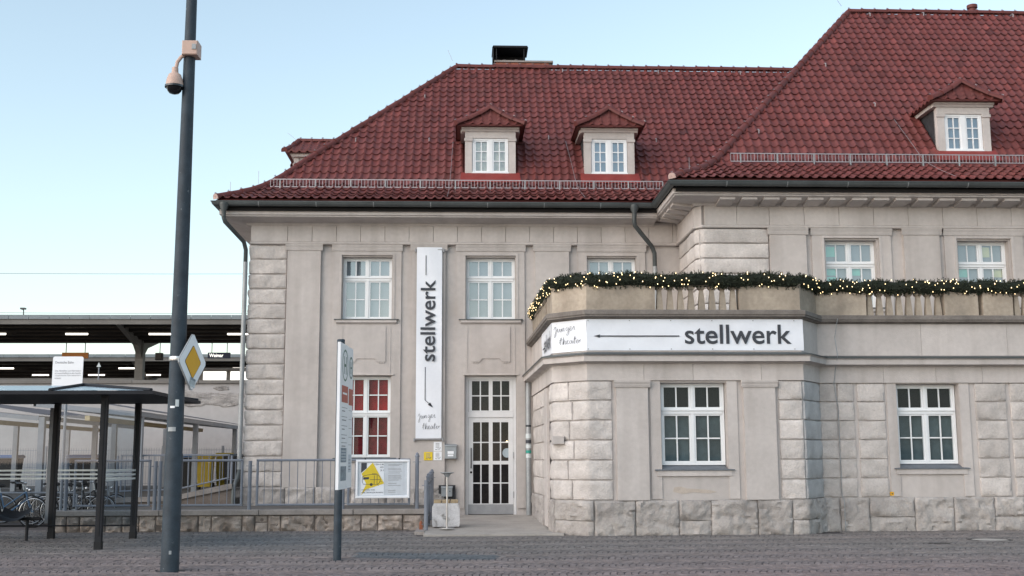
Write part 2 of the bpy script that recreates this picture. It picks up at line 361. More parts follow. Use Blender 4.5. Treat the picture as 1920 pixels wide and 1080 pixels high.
def cobbles():
    W = 1.18; R_ = W/(2*math.sin(math.radians(52))); rng = np.random.default_rng(3)
    quads = []
    for b in range(-1, 11):
        yc = 14.0+b*W+W/2
        halfx0 = .38*yc+3.0
        n_arc = int(2*halfx0/.098)
        for i in range(n_arc):
            x0 = -halfx0+i*.098
            na = 13
            for k in range(na):
                a0 = math.radians(-52+104*k/na); a1 = math.radians(-52+104*(k+1)/na)
                quads.append((x0, yc, a0, a1, b))
    q = np.array(quads); n = len(q)
    x0, yc, a0, a1 = q[:, 0], q[:, 1], q[:, 2], q[:, 3]
    sgn = -1.0
    j = lambda s: rng.uniform(-s, s, n)
    def pt(dx, a): return np.stack([x0+dx+sgn*R_*(np.cos(a)-1), yc+R_*np.sin(a)], 1)
    da = (a1-a0)*.045
    A = pt(.006+j(.003), a0+da); B = pt(.092+j(.003), a0+da); C_ = pt(.092+j(.003), a1-da); D = pt(.006+j(.003), a1-da)
    base = np.stack([A, B, C_, D], 1); cen = base.mean(1, keepdims=True)
    base[:, :, 0] += j(.004)[:, None]; base[:, :, 1] += j(.004)[:, None]
    top = cen+(base-cen)*.87
    zt = .003+j(.003); tilt = rng.uniform(-.002, .002, (n, 4))
    # keep what is outside the buildings, the wall and the steps
    cx, cy = cen[:, 0, 0], cen[:, 0, 1]
    ok = (cy < 23.55) | ((cx < -.95) & (cy < 25.62)) | ((cx > 7.9) & (cy < 24.3)) | ((cx < -9.0) & (cy < 26.5))
    ok &= ~((np.hypot((cx-9.89)/.42, (cy-21.6)/.42) < 1) | ((abs(cx-8.6) < .17) & (abs(cy-20.8) < .12)))
    ok &= ~((abs(cx+4.12) < .17) & (abs(cy-16.72) < .17)) & ~((abs(cx+1.94) < .09) & (abs(cy-18.23) < .09))
    idx = np.nonzero(ok)[0]
    tone = np.empty((n, 3)); v = rng.normal(1, .13, n)
    tone[:] = np.array([.170, .157, .153]); tone *= v[:, None]
    pk = np.array([.200, .162, .161]); bl = np.array([.105, .122, .138])
    # stones laid from a bluer batch by the repair behind the stop sign and in a loose patch to the left
    blue = ((np.abs((cx+.95)*.35+(cy-19.0)) < .55) & (cx > -1.75) & (cx < .55) & (cy > 18.2) & (cy < 20.3))
    def fb(x, y):
        return np.array([noise.fractal(Vector((a*.16, b_*.35, 1.7)), 1.0, 2.0, 3) for a, b_ in zip(x, y)])
    s = fb(cx[idx], cy[idx]); near = np.clip((20.5-cy[idx])/5.0, 0, 1)
    w = np.clip(.35*s+near*1.0, 0, 1)[:, None]
    tone[idx] = tone[idx]*(1-w)+(pk*v[idx][:, None])*w
    left = np.exp(-((cx+4.2)/2.2)**2-((cy-22.6)/2.0)**2)*.8
    wb = np.where(blue, .85, 0)+left; wb = np.clip(wb, 0, 1)[:, None]
    tone = tone*(1-wb)+(bl*v[:, None])*wb
    # biggest in the photo: the nearest row inside the frame
    inside = idx[(np.abs(cx[idx]-.04*cy[idx]) < .43*cy[idx])]
    order = inside[np.argsort(cy[inside])]; order = order[cy[order] > 15.3]
    single = order[:300]; sset = set(single.tolist())
    rest = np.array([i for i in idx if i not in sset])
    def build(ix, name):
        k = len(ix); V = np.zeros((k, 8, 3)); V[:, :4, :2] = base[ix]; V[:, :4, 2] = -.02
        V[:, 4:, :2] = top[ix]; V[:, 4:, 2] = zt[ix][:, None]+tilt[ix]
        F = np.array([[4, 5, 6, 7], [0, 1, 5, 4], [1, 2, 6, 5], [2, 3, 7, 6], [3, 0, 4, 7]])
        # arcs bulge to -x, so keep faces pointing up
        faces = (np.arange(k)[:, None, None]*8+F[None]).reshape(-1, 4)
        return V, faces
    def to_mesh(V, faces, ix, org):
        me = bpy.data.meshes.new('cobble'); me.from_pydata((V.reshape(-1, 3)-org).tolist(), [], faces.tolist())
        at_ = me.attributes.new('tone', 'FLOAT_COLOR', 'POINT')
        c = np.ones((len(ix), 8, 4)); c[:, :, :3] = tone[ix][:, None]
        at_.data.foreach_set('color', c.reshape(-1)); me.materials.append(M['cobble']); me.update(); return me
    V, F = build(rest, 'c'); org = ORG[pav]
    o = bpy.data.objects.new('cobble_field', to_mesh(V, F, rest, np.zeros(3))); link(o, pav, -org); o['kind'] = 'stuff'
    for i in single:
        V, F = build(np.array([i]), 'c'); c = np.array([cx[i], cy[i], -.03])
        o = bpy.data.objects.new('cobble', to_mesh(V, F, np.array([i]), c)); link(o, pav, c-org)
cobbles()

# raised bed, yard and door step
g = MB(); g.box(-8.9, -.95, 25.95, YA+.1, -.02, .40); struct('raised_bed', g, M['yard'])
g = MB(); g.box(-40, -8.95, 30.2, 44.2, -.02, .60); g.box(-8.95, -5.7, 29.85, 44.2, -.02, .598); struct('yard', g, M['yard'])
g = MB(); g.prism([(23.72, -.02), (23.72, .022), (23.78, .035), (29.7, .135), (29.7, -.02)], 0, -.80, 2.05); struct('door_step', g, M['concrete'])
g = MB(); g.box(-1.0, -.8, 24.2, YA, -.02, .06); struct('step_kerb', g, M['coping'])

# ------------------------------------------------------------------ the station building
B = thing('station_building', 'beige rusticated station building with red tiled hipped roofs and balcony bay', 'building', (2.0, YA, 0))

def wall_holes(mb, x0, x1, z0, z1, Y, holes, depth):
    xs = sorted(set([x0, x1]+[h[0] for h in holes]+[h[1] for h in holes])); zs = sorted(set([z0, z1]+[h[2] for h in holes]+[h[3] for h in holes]))
    for i in range(len(xs)-1):
        for j in range(len(zs)-1):
            cx, cz = (xs[i]+xs[i+1])/2, (zs[j]+zs[j+1])/2
            if any(h[0] < cx < h[1] and h[2] < cz < h[3] for h in holes): continue
            mb.quad((xs[i], Y, zs[j]), (xs[i+1], Y, zs[j]), (xs[i+1], Y, zs[j+1]), (xs[i], Y, zs[j+1]))
    for a, b, c, d in holes:
        e = Y+depth
        mb.quad((a, Y, c), (a, e, c), (a, e, d), (a, Y, d)); mb.quad((b, e, c), (b, Y, c), (b, Y, d), (b, e, d))
        mb.quad((a, Y, d), (a, e, d), (b, e, d), (b, Y, d)); mb.quad((a, e, c), (a, Y, c), (b, Y, c), (b, e, c))
    return mb

def window(xc, z0, z1, Y, w, top_rows, bot_rows, zt, blind, gl, blind2=None, sill=True, cols=2, paper=None, name='window'):
    # frame (part) > sash, muntin, pane, blind, sill (sub-parts)
    a, b = xc-w/2, xc+w/2; fr = .043; d0, d1 = Y, Y+.07
    f = MB(); f.box(a, a+fr, d0, d1, z0, z1); f.box(b-fr, b, d0, d1, z0, z1); f.box(a+fr, b-fr, d0, d1, z1-fr, z1); f.box(a+fr, b-fr, d0, d1, z0, z0+fr)
    if zt: f.box(a+fr, b-fr, d0-.012, d1, zt-.055, zt+.045); f.box(a+.02, b-.02, d0-.035, d0-.013, zt+.01, zt+.03)
    f.box(xc-.03, xc+.03, d0-.004, d1, z0+fr, z1-fr) if not zt else (f.box(xc-.03, xc+.03, d0-.004, d1, z0+fr, zt-.055), f.box(xc-.03, xc+.03, d0-.004, d1, zt+.045, z1-fr))
    W_ = part(name, f, M['white'], B)
    regs = []
    if zt: regs += [(zt+.045, z1-fr, top_rows), (z0+fr, zt-.055, bot_rows)]
    else: regs += [(z0+fr, z1-fr, bot_rows)]
    st = .038
    for (ra, rb, rows) in regs:
        for (sa, sb) in ((a+fr, xc-.03), (xc+.03, b-fr)):
            s = MB(); s.box(sa+.002, sa+st, d0+.012, d1-.006, ra+.002, rb-.002); s.box(sb-st, sb-.002, d0+.012, d1-.006, ra+.002, rb-.002)
            s.box(sa+st, sb-st, d0+.012, d1-.006, ra+.002, ra+st); s.box(sa+st, sb-st, d0+.012, d1-.006, rb-st, rb-.002)
            part('sash', s, M['white'], W_)
            ia, ib, ja, jb = sa+st, sb-st, ra+st, rb-st
            mu = MB(); mw = .0135
            for c in range(1, cols): x = ia+(ib-ia)*c/cols; mu.box(x-mw, x+mw, d0+.02, d0+.05, ja, jb)
            for r in range(1, rows):
                z = ja+(jb-ja)*r/rows
                for c in range(cols): mu.box(ia+(ib-ia)*c/cols+mw, ia+(ib-ia)*(c+1)/cols-mw, d0+.022, d0+.05, z-mw, z+mw)
            part('muntin', mu, M['white'], W_)
            for c in range(cols):
                for r in range(rows):
                    xa, xb = ia+(ib-ia)*c/cols+mw*(c > 0), ia+(ib-ia)*(c+1)/cols-mw*(c < cols-1)
                    za, zb = ja+(jb-ja)*r/rows+mw*(r > 0), ja+(jb-ja)*(r+1)/rows-mw*(r < rows-1)
                    p = MB(); t = random.uniform(-.0025, .0025); u = random.uniform(-.0025, .0025)
                    p.add([(xa, d0+.032+t, za), (xb, d0+.032-t, za), (xb, d0+.032-t+u, zb), (xa, d0+.032+t+u, zb)], [(0, 1, 2, 3)])
                    part('pane', p, gl, W_)
    if zt and blind2:
        s = MB(); s.box(a+.03, b-.03, d1+.03, d1+.04, z0+.03, zt); part('blind', s, blind, W_)
        s = MB(); s.box(a+.03, b-.03, d1+.04, d1+.05, zt+.001, z1-.03); part('blind', s, blind2, W_)
    else:
        s = MB(); s.box(a+.03, b-.03, d1+.03, d1+.04, z0+.03, z1-.03); part('blind', s, blind, W_)
    if paper:
        for (u0, u1, v0, v1, mm) in paper:
            s = MB(); s.box(a+u0*w, a+u1*w, d1+.012, d1+.016, z0+v0*(z1-z0), z0+v1*(z1-z0)); part('pasted_paper', s, mm, W_)
    return W_

def sill(W_, xc, w, Y, z, slate=True):
    s = MB()
    if slate:
        s.add([(xc-.675, Y+.24, z+.12), (xc+.675, Y+.24, z+.12), (xc+w/2, Y-.07, z+.014), (xc-w/2, Y-.07, z+.014), (xc-.675, Y+.24, z), (xc+.675, Y+.24, z), (xc+w/2, Y-.07, z), (xc-w/2, Y-.07, z), (xc-.675, Y-.004, z+.037), (xc+.675, Y-.004, z+.037), (xc-w/2, Y-.004, z+.03), (xc+w/2, Y-.004, z+.03)], [(0, 8, 9, 1), (8, 3, 2, 9), (8, 10, 3), (9, 2, 11), (3, 7, 6, 2), (4, 5, 6, 7), (10, 7, 3), (11, 2, 6)]); part('sill', s, M['sill'], W_)
        s = MB(); s.box(xc-w/2+.05, xc+w/2-.05, Y-.045, Y+.02, z-.11, z-.001); part('sill_stone', s, M['render2'], W_)
    else:
        s.prism([(Y+.2, z+.02), (Y-.13, z), (Y-.13, z-.022), (Y+.2, z-.022)], 0, xc-w/2, xc+w/2); part('sill', s, M['zinc'], W_)
        s = MB(); s.prism([(Y+.0, z-.023), (Y-.11, z-.023), (Y-.11, z-.085), (Y-.05, z-.125), (Y, z-.125)], 0, xc-w/2+.05, xc+w/2-.05); part('sill_stone', s, M['render2'], W_)

# --- left wing (plane YA)
W1, W2, W3 = -2.50, .71, 3.89
XL, XRU = -5.50, 5.71
holes = [(W1-.64, W1+.64, 5.13, 6.76), (W2-.64, W2+.64, 5.13, 6.76), (W3-.64, W3+.64, 5.13, 6.76), (W1-.64, W1+.64, 1.58, 3.66), (W2-.66, W2+.66, .12, 3.66)]
w = MB(); wall_holes(w, XL, 7.6, 0, 7.9, YA, holes, .26)
w.quad((XL, 39.9, 0), (XL, YA, 0), (XL, YA, 7.9), (XL, 39.9, 7.9)); w.quad((22, 39.9, 0), (XL, 39.9, 0), (XL, 39.9, 7.9), (22, 39.9, 7.9))
part('wall', w, M['render'], B, label='smooth rendered wall of the left wing')
for X in (W1, W2, W3):
    wi = window(X, 5.13, 6.755, YA+.17, 1.275, 1, 2, 6.21, M['blind'], M['glass']); sill(wi, X, 1.66, YA, 5.12, False)
wi = window(W1, 1.58, 3.655, YA+.17, 1.275, 2, 2, 2.70, M['red_dark'], M['glass_low'], M['red'], name='window'); wi['label'] = 'tall white window with red curtains'
sill(wi, W1, 1.6, YA, 1.575, False)
# pilasters, framed fields, their caps, the string course
def field(x0, x1, z0, z1, proud, cap=.05, holes=[], m='render', Y=YA):
    s = MB(); wall_holes(s, x0, x1, z0, z1, Y-proud, holes, proud+.01)
    s.quad((x0, Y+.02, z0), (x0, Y-proud, z0), (x0, Y-proud, z1), (x0, Y+.02, z1)); s.quad((x1, Y-proud, z0), (x1, Y+.02, z0), (x1, Y+.02, z1), (x1, Y-proud, z1))
    s.quad((x0, Y-proud, z1), (x1, Y-proud, z1), (x1, Y+.02, z1), (x0, Y+.02, z1))
    o = part('pilaster' if not holes else 'window_surround', s, M[m], B)
    c = MB(); c.prism([(Y-proud+.004, z1-.16), (Y-proud-.02, z1-.16), (Y-proud-.035, z1-.095), (Y-proud-.035, z1-.085), (Y-proud-.06, z1-.02), (Y-proud-.06, z1+.001), (Y-proud+.004, z1+.001)], 0, x0-cap, x1+cap)
    part('capital', c, M['render2'], o); return o
field(-4.56, -3.70, .85, 7.07, .10)
field(-1.33, -.47, .42, 7.07, .10)
field(1.87, 2.76, .30, 7.07, .10)
for X in (W1, W2, W3):
    lo = 3.70 if X != W3 else 4.4
    o = field(X-.885, X+.885, lo, 7.07, .045, .03, [(X-.70, X+.70, 5.10, 6.81)])
    f = MB()                                             # stepped moulding round the opening
    f.box(X-.72, X-.66, YA-.06, YA-.02, 5.10, 6.86); f.box(X+.66, X+.72, YA-.06, YA-.02, 5.10, 6.86); f.box(X-.66, X+.66, YA-.06, YA-.02, 6.80, 6.86)
    part('architrave', f, M['render2'], o)
    if X != W3:                                          # apron panel with the stepped foot and little drops
        p = MB(); x0, x1 = X-.50, X+.50; y = YA-.045
        poly = [(x0, 4.93), (x0, 4.02), (x0+.22, 4.02), (x0+.27, 4.10), (x1-.27, 4.10), (x1-.22, 4.02), (x1, 4.02), (x1, 4.93)]
        p.prism(poly, 1, y-.022, y+.002); part('apron_panel', p, M['render'], o)
        for k in range(3):
            for e in (x0+.05+k*.06, x1-.05-k*.06):
                p = MB(); p.prism([(e-.02, 4.015), (e+.02, 4.015), (e, 3.975)], 1, y-.022, y+.002); part('drop', p, M['render2'], o)
        p = MB(); p.box(X-.72, X+.72, YA-.075, YA-.046, 3.675, 3.71); part('head_fillet', p, M['render2'], o)
        p = MB(); p.box(X+.60, X+.625, YA-.055, YA-.044, 3.72, 4.93); p.box(X-.625, X-.60, YA-.055, YA-.044, 3.72, 4.93); part('bead', p, M['render2'], o)
for x0, x1 in ((W1-.885, W1-.66), (W1+.66, W1+.885), (W2-.885, W2-.68), (W2+.68, W2+.885)):
    s = MB(); s.box(x0, x1, YA-.043, YA+.01, .30 if x0 > -1 else .85, 3.70); part('jamb_strip', s, M['render'], B)
s = MB(); s.box(W1-.66, W1+.66, YA-.043, YA+.01, .85, 1.45); part('apron', s, M['render'], B)
PATH_A = [(XL-.02, YA), (XRU, YA)]
s = MB(); s.prism([(YA-.11, 7.07), (YA-.13, 7.09), (YA-.13, 7.125), (YA-.09, 7.145), (YA+.01, 7.145), (YA+.01, 7.07)], 0, XL-.03, XRU); part('string_course', s, M['render2'], B)
x = XL-.02; k = 0                                        # frieze slabs
while x < XRU-.05:
    x1 = min(x+(.95 if k == 0 else .63), XRU)
    s = MB(); s.bev(x+.004, x1-.004, YA-.085, YA+.01, 7.147, 7.69, .006); part('frieze_slab', s, M['render2'], B); x = x1; k += 1
# quoins of the left corner
zz = .85; k = 0
while zz < 7.0:
    z1 = min(zz+.389, 7.075)
    if 7.075-z1 < .1: z1 = 7.075
    part('quoin', rock([(XL-.02, YA+.5), (XL-.02, YA), (-4.57, YA)], zz, z1, .058, .028, k+1, .042), M['stone'], B, True); zz = z1; k += 1
x = XL-.03; k = 0
while x < -.5:
    x1 = min(x+random.choice((.75, .9, 1.05)), -.40)
    part('plinth_stone', rock([(x, YA), (x1, YA)], .34, .86, .14, .055, 40+k, .05, .025, .003, .08), M['plinth'], B, True); x = x1; k += 1

# --- entrance door
D0 = YA+.16
f = MB(); a, b = W2-.655, W2+.655
f.box(a, a+.075, D0, D0+.09, .13, 3.655); f.box(b-.075, b, D0, D0+.09, .13, 3.655); f.box(a+.075, b-.075, D0, D0+.09, 3.57, 3.655); f.box(a+.075, b-.075, D0-.015, D0+.09, 2.60, 2.74)
door = part('door', f, M['door'], B, label='white glazed entrance door with fanlight')
def lattice(x0, x1, z0, z1, cols, rows, xm, y, gaps, parent, gl):
    fr = MB(); fr.box(x0, x0+gaps[0], y, y+.05, z0, z1); fr.box(x1-gaps[0], x1, y, y+.05, z0, z1); fr.box(x0+gaps[0], x1-gaps[0], y, y+.05, z0, z0+gaps[1]); fr.box(x0+gaps[0], x1-gaps[0], y, y+.05, z1-gaps[2], z1)
    X0, X1, Z0, Z1 = x0+gaps[0], x1-gaps[0], z0+gaps[1], z1-gaps[2]; xc = (X0+X1)/2
    fr.box(xc-xm, xc+xm, y-.003, y+.05, Z0, Z1)
    xs = [(X0, (X0+xc-xm)/2-.016), ((X0+xc-xm)/2+.016, xc-xm), (xc+xm, (X1+xc+xm)/2-.016), ((X1+xc+xm)/2+.016, X1)]
    h = (Z1-Z0)/rows
    for (p, q), (p2, q2) in ((xs[0], xs[1]), (xs[2], xs[3])): fr.box(q, p2, y+.005, y+.045, Z0, Z1)
    for r in range(1, rows):
        t = .045 if rows == 4 and r == 2 else .014
        for p, q in xs: fr.box(p, q, y+.006, y+.045, Z0+r*h-t, Z0+r*h+t)
    part('lattice', fr, M['door'], parent)
    for p, q in xs:
        for r in range(rows):
            t0 = .045 if rows == 4 and r == 2 else .014; t1 = .045 if rows == 4 and r == 1 else .014
            g_ = MB(); e = random.uniform(-.001, .001); g_.quad((p, y+.025+e, Z0+r*h+t0*(r > 0)), (q, y+.025-e, Z0+r*h+t0*(r > 0)), (q, y+.025-e, Z0+(r+1)*h-t1*(r < rows-1)), (p, y+.025+e, Z0+(r+1)*h-t1*(r < rows-1)))
            part('pane', g_, gl, parent)
lattice(a+.08, b-.08, 2.745, 3.565, 4, 2, .05, D0+.02, (.09, .03, .03), door, M['glass_low'])
lattice(a+.08, b-.08, .39, 2.595, 4, 4, .05, D0+.015, (.12, .02, .12), door, M['glass_low'])
s = MB(); s.box(a+.08, b-.08, D0+.005, D0+.06, .145, .388); part('kick_plate', s, M['kick'], door)
s = MB(); s.tube([(a+.15, D0-.05, 1.30), (a+.15, D0-.05, 1.82)], .014); s.box(a+.14, a+.16, D0-.05, D0+.02, 1.33, 1.36); s.box(a+.14, a+.16, D0-.05, D0+.02, 1.76, 1.79); part('pull_handle', s, M['pole_dark'], door)
s = MB(); s.lathe([(.03, 0), (.03, .02)], (0, 0, 0), 12).xf(Matrix.Translation((a+.15, D0+.01, 1.2)) @ Matrix.Rotation(PI/2, 4, 'X')); part('lock', s, M['pole_dark'], door)
for z in (.55, 1.55): s = MB(); s.box(b-.085, b-.065, D0-.02, D0, z, z+.16); part('hinge', s, M['kick'], door)
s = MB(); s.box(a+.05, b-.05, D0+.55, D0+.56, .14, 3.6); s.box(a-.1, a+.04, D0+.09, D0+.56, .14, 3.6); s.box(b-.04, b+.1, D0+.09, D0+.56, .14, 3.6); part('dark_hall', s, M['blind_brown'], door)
s = MB(); s.lathe([(.004, -.03), (.03, 0), (.004, .03)], (W2+.43, D0+.35, 1.98), 10); part('lamp', s, M['lamp'], door)
s = MB(); s.lathe([(.12, 0), (.12, .004)], (0, 0, 0), 24).xf(Matrix.Translation((W2+.42, D0+.062, 1.69)) @ Matrix.Rotation(PI/2, 4, 'X')); part('round_sticker', s, M['paper'], door)

# --- upper right block (plane YU) and its return wall
V1, V2 = 9.46, 12.75; V3 = V2+3.29; XE = 20.0
holes = [(v-.64, v+.64, 5.13, 6.80) for v in (V1, V2, V3)]
w = MB(); wall_holes(w, XRU+.02, XE, 3.4, 7.9, YU, holes, .28); w.quad((XRU+.02, YA+2, 3.4), (XRU+.02, YU, 3.4), (XRU+.02, YU, 7.9), (XRU+.02, YA+2, 7.9)); w.quad((XE, YU, 0), (XE, 39.9, 0), (XE, 39.9, 7.9), (XE, YU, 7.9))
part('wall', w, M['render'], B, label='upper wall of the taller right block')
pp = [[(.06, .26, .78, .93, M['mint']), (.06, .27, .5, .64, M['mint']), (.53, .73, .5, .64, M['mint']), (.06, .28, .08, .48, M['mint'])],
      [(.52, .72, .78, .93, M['lemon']), (.06, .28, .48, .62, M['mint']), (.76, .94, .48, .64, M['lemon'])], None]
for v, q in zip((V1, V2, V3), pp):
    wi = window(v, 5.13, 6.795, YU+.2, 1.275, 1, 2, 6.22, M['blind'], M['glass'], paper=q); sill(wi, v, 1.66, YU, 5.12, False)
for x0, x1 in ((7.43, 8.33), (10.74, 11.63), (13.98, 14.92)): field(x0, x1, 4.4, 7.07, .10, Y=YU)
for v in (V1, V2, V3):
    o = field(v-.98, v+.98, 4.4, 7.07, .045, .03, [(v-.72, v+.72, 5.1, 6.85)], Y=YU)
    f = MB(); f.box(v-.74, v-.68, YU-.06, YU-.02, 5.10, 6.90); f.box(v+.68, v+.74, YU-.06, YU-.02, 5.10, 6.90); f.box(v-.68, v+.68, YU-.06, YU-.02, 6.84, 6.90); part('architrave', f, M['render2'], o)
PU = [(XRU, YA-.0), (XRU, YU+.14), (XRU+.14, YU), (XE, YU)]
s = MB(); s.sweep(PU, [(-.01, 7.07), (.11, 7.07), (.13, 7.09), (.13, 7.125), (.09, 7.145), (-.01, 7.145)]); part('string_course', s, M['render2'], B)
x = XRU+.14; k = 0
while x < XE-.1:
    x1 = min(x+(.80 if k < 2 else .86), XE); s = MB(); s.bev(x+.004, x1-.004, YU-.085, YU+.01, 7.147, 7.69, .006); part('frieze_slab', s, M['render2'], B); x = x1; k += 1
s = MB(); s.sweep([(XRU, YA-.1), (XRU, YU+.15), (XRU+.135, YU)], [(-.01, 7.147), (.085, 7.147), (.085, 7.69), (-.01, 7.69)]); part('frieze_slab', s, M['render2'], B)
zz = 4.48; k = 0
while zz < 7.0:
    z1 = min(zz+.37, 7.07)
    part('quoin', rock([(XRU, YU+1.15), (XRU, YU+.14), (XRU+.14, YU), (7.42, YU)], zz, z1, .075, .022, 80+k, .07), M['stone_pale'], B, True)
    part('quoin', rock([(XRU, YA-.12), (XRU, YU+1.15)], zz, z1, .065, .02, 95+k, .09), M['stone'], B, True); zz = z1; k += 1

# --- cornices, gutters
def cornice(path, name, over, zt=7.80, dz=0.0):
    s = MB(); s.sweep(path, z0=dz, prof=[(-.02, 7.50), (.10, 7.50), (.13, 7.555), (over-.16, 7.60), (over-.04, 7.62), (over-.04, 7.645), (over, 7.66), (over, zt-.02), (over-.02, zt), (-.02, zt)]); return part(name, s, M['render2'], B)
cornice([(XL-.02, YA+10.3), (XL-.02, YA), (XRU-.70, YA)], 'cornice', .70, dz=.07)
co = cornice([(XRU, YA+.2), (XRU, YU), (XE, YU)], 'cornice', .72, dz=.12)
def mutules():
    x = XRU+.42
    while x < XE:
        s = MB(); s.prism([(YU-.10, 7.60), (YU-.60, 7.665), (YU-.60, 7.735), (YU-.10, 7.735)], 0, x, x+.37); part('mutule', s, M['render2'], co); x += .535
    y = YU-.30+.35
    while y < YA-.7:
        s = MB(); s.prism([(XRU-.10, 7.60), (XRU-.60, 7.665), (XRU-.60, 7.735), (XRU-.10, 7.735)], 1, y, y+.37); part('mutule', s, M['render2'], co); y += .535
mutules()
def gutter(path, name='gutter'):
    prof = [(.0+.09*math.cos(a), .0+.10*math.sin(a)) for a in np.linspace(PI, 2*PI, 9)]
    prof += [(.105, .0), (.105, .022), (.08, .022)] + [(.075*math.cos(a), .085*math.sin(a)) for a in np.linspace(2*PI, PI, 7)]
    s = MB(); s.sweep(path, [(o, z) for o, z in prof], z0=8.0); o = part(name, s, M['zinc'], B, True)
    return o
XEA, YEA, XEU, YEU = -6.28, 28.70, 4.92, 26.25
ga = gutter([(XEA, 40.6), (XEA, YEA), (XEU-.03, YEA)])
gu = gutter([(XEU, YEA+.02), (XEU, YEU), (XE, YEU)])
for x in np.arange(-5.2, 4.8, 1.45): s = MB(); s.sweep([(x, YEA), (x+.02, YEA)], [(.094, .02), (.094, -.02), (.06, -.08), (0, -.107), (-.06, -.08), (-.06, -.07), (0, -.095), (.055, -.07), (.084, -.02)], z0=8.0); part('gutter_bracket', s, M['zinc_pale'], ga)
for x in np.arange(6.2, 19, 1.45): s = MB(); s.sweep([(x, YEU), (x+.02, YEU)], [(.094, .02), (.094, -.02), (.06, -.08), (0, -.107), (-.06, -.08), (-.06, -.07), (0, -.095), (.055, -.07), (.084, -.02)], z0=8.0); part('gutter_bracket', s, M['zinc_pale'], gu)
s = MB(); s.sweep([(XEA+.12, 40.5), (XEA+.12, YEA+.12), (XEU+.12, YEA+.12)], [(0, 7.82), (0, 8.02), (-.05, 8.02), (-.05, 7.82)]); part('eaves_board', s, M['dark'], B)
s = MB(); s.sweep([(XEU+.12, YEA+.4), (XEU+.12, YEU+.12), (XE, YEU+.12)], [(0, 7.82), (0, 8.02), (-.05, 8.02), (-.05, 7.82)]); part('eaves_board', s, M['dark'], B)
def pipe(pts, r=.055, m='zinc', funnel=True):
    s = MB(); s.tube(pts, r, 10)
    if funnel: s.lathe([(.05, -.34), (.055, -.2), (.12, -.05), (.12, .02)], (pts[0][0], pts[0][1], pts[0][2]+.1), 12)
    return part('downpipe', s, M[m], B, True)
dp = pipe([(XEA+.22, YEA-.02, 7.86), (XEA+.22, YEA, 7.60), (XEA+.25, YEA+.04, 7.50), (XL-.16, YA-.26, 7.10), (XL-.135, YA-.10, 6.92), (XL-.135, YA-.10, 1.25), (XL-.15, YA-.2, 1.1), (XL-.22, YA-.32, .85), (XL-.22, YA-.32, .3)], .055, 'zinc')
s = MB(); s.tube([(XL-.135, YA-.10, 6.6), (XL-.135, YA-.10, 1.3)], .060, 10); part('pipe_sleeve', s, M['zinc_pale'], dp, True)
dp = pipe([(4.38, YEA, 7.86), (4.38, YEA+.02, 7.55), (4.40, YEA+.05, 7.45), (4.92, YA-.26, 7.02), (5.0, YA-.2, 6.85), (5.0, YA-.2, 4.3)], .06)
s = MB(); s.tube([(5.0, YA-.2, 6.5), (5.0, YA-.2, 4.3)], .065, 10); part('pipe_sleeve', s, M['zinc_pale'], dp, True)
xp, yp = 1.66, 29.35
dp = pipe([(xp+.02, yp+.1, 3.45), (xp, yp, 3.25), (xp, yp, .14)], .07, 'zinc_pale', False)
for z, h, m_ in ((2.34, .05, 'ink'), (2.05, .12, 'pale_sticker'), (1.93, .08, 'ink'), (1.80, .1, 'pale_sticker'), (1.68, .07, 'teal_sticker'), (1.56, .1, 'pale_sticker')):
    s = MB(); s.tube([(xp, yp, z), (xp, yp, z+h)], .0725, 12, False); part('sticker', s, M[m_], dp)

# --- roofs
def prof(kink, slope, sr, zr):
    # height over the eave as a function of the run s: flat foot, then the steep slope ending at (sr, zr)
    def z(s):
        lo = 8.09+.53*s; hi = zr-slope*(sr-s); k = .18
        h = max(0, min(1, .5+.5*(hi-lo)/k*.5)); return lo*(1-h)+hi*h + k*.5*h*(1-h)*0+max(0, 0)
    return z
zA = prof(1.2, 1.015, 6.02, 13.70); zU = prof(1.2, 1.115, 6.86, 15.03)
RA, RU = 6.02, 6.86
def rows_of(zf, sr, gauge=.305):
    ss = [0.0]; s = 0.0
    while True:
        ds = .02; L_ = 0; t = s
        while L_ < gauge and t < sr+.3: L_ += math.hypot(ds, zf(t+ds)-zf(t)); t += ds
        if t > sr-.03: break
        ss.append(t); s = t
    ss.append(sr); return ss
TW = .2235
# profile across one tile: pan then roll
TPROF = [(0.0, .020), (.028, .004), (.075, .0), (.118, .004), (.138, .026), (.166, .050), (.196, .046), (.2235, .020)]
def tile_geo(p0, ux, s0, s1, zf, frame, lift=.045, clip=None):
    # corner points: u along the eave; s run into the roof; returns verts, faces (lower lip thick)
    v = []; lift = lift+random.uniform(-.006, .009); ux = ux+random.uniform(-.004, .004)
    for s, dz in ((s0-.018+random.uniform(-.006, .006), lift), (s1, .0)):
        for u, h in TPROF:
            uu = ux+u
            if clip: uu = min(max(uu, clip(s)[0]), clip(s)[1])
            v.append(frame(uu, s, zf(max(s, -.05))+dz+h*1.1))
    n = len(TPROF)
    for u, h in TPROF:
        uu = ux+u
        if clip: uu = min(max(uu, clip(s0)[0]), clip(s0)[1])
        v.append(frame(uu, s0-.018, zf(max(s0-.018, -.05))+h*1.1+lift-.016))
    f = [(i, i+1, n+i+1, n+i) for i in range(n-1)]+[(2*n+i, 2*n+i+1, i+1, i) for i in range(n-1)]
    return v, f
allt = []       # (distance measure, roof part, verts, faces)
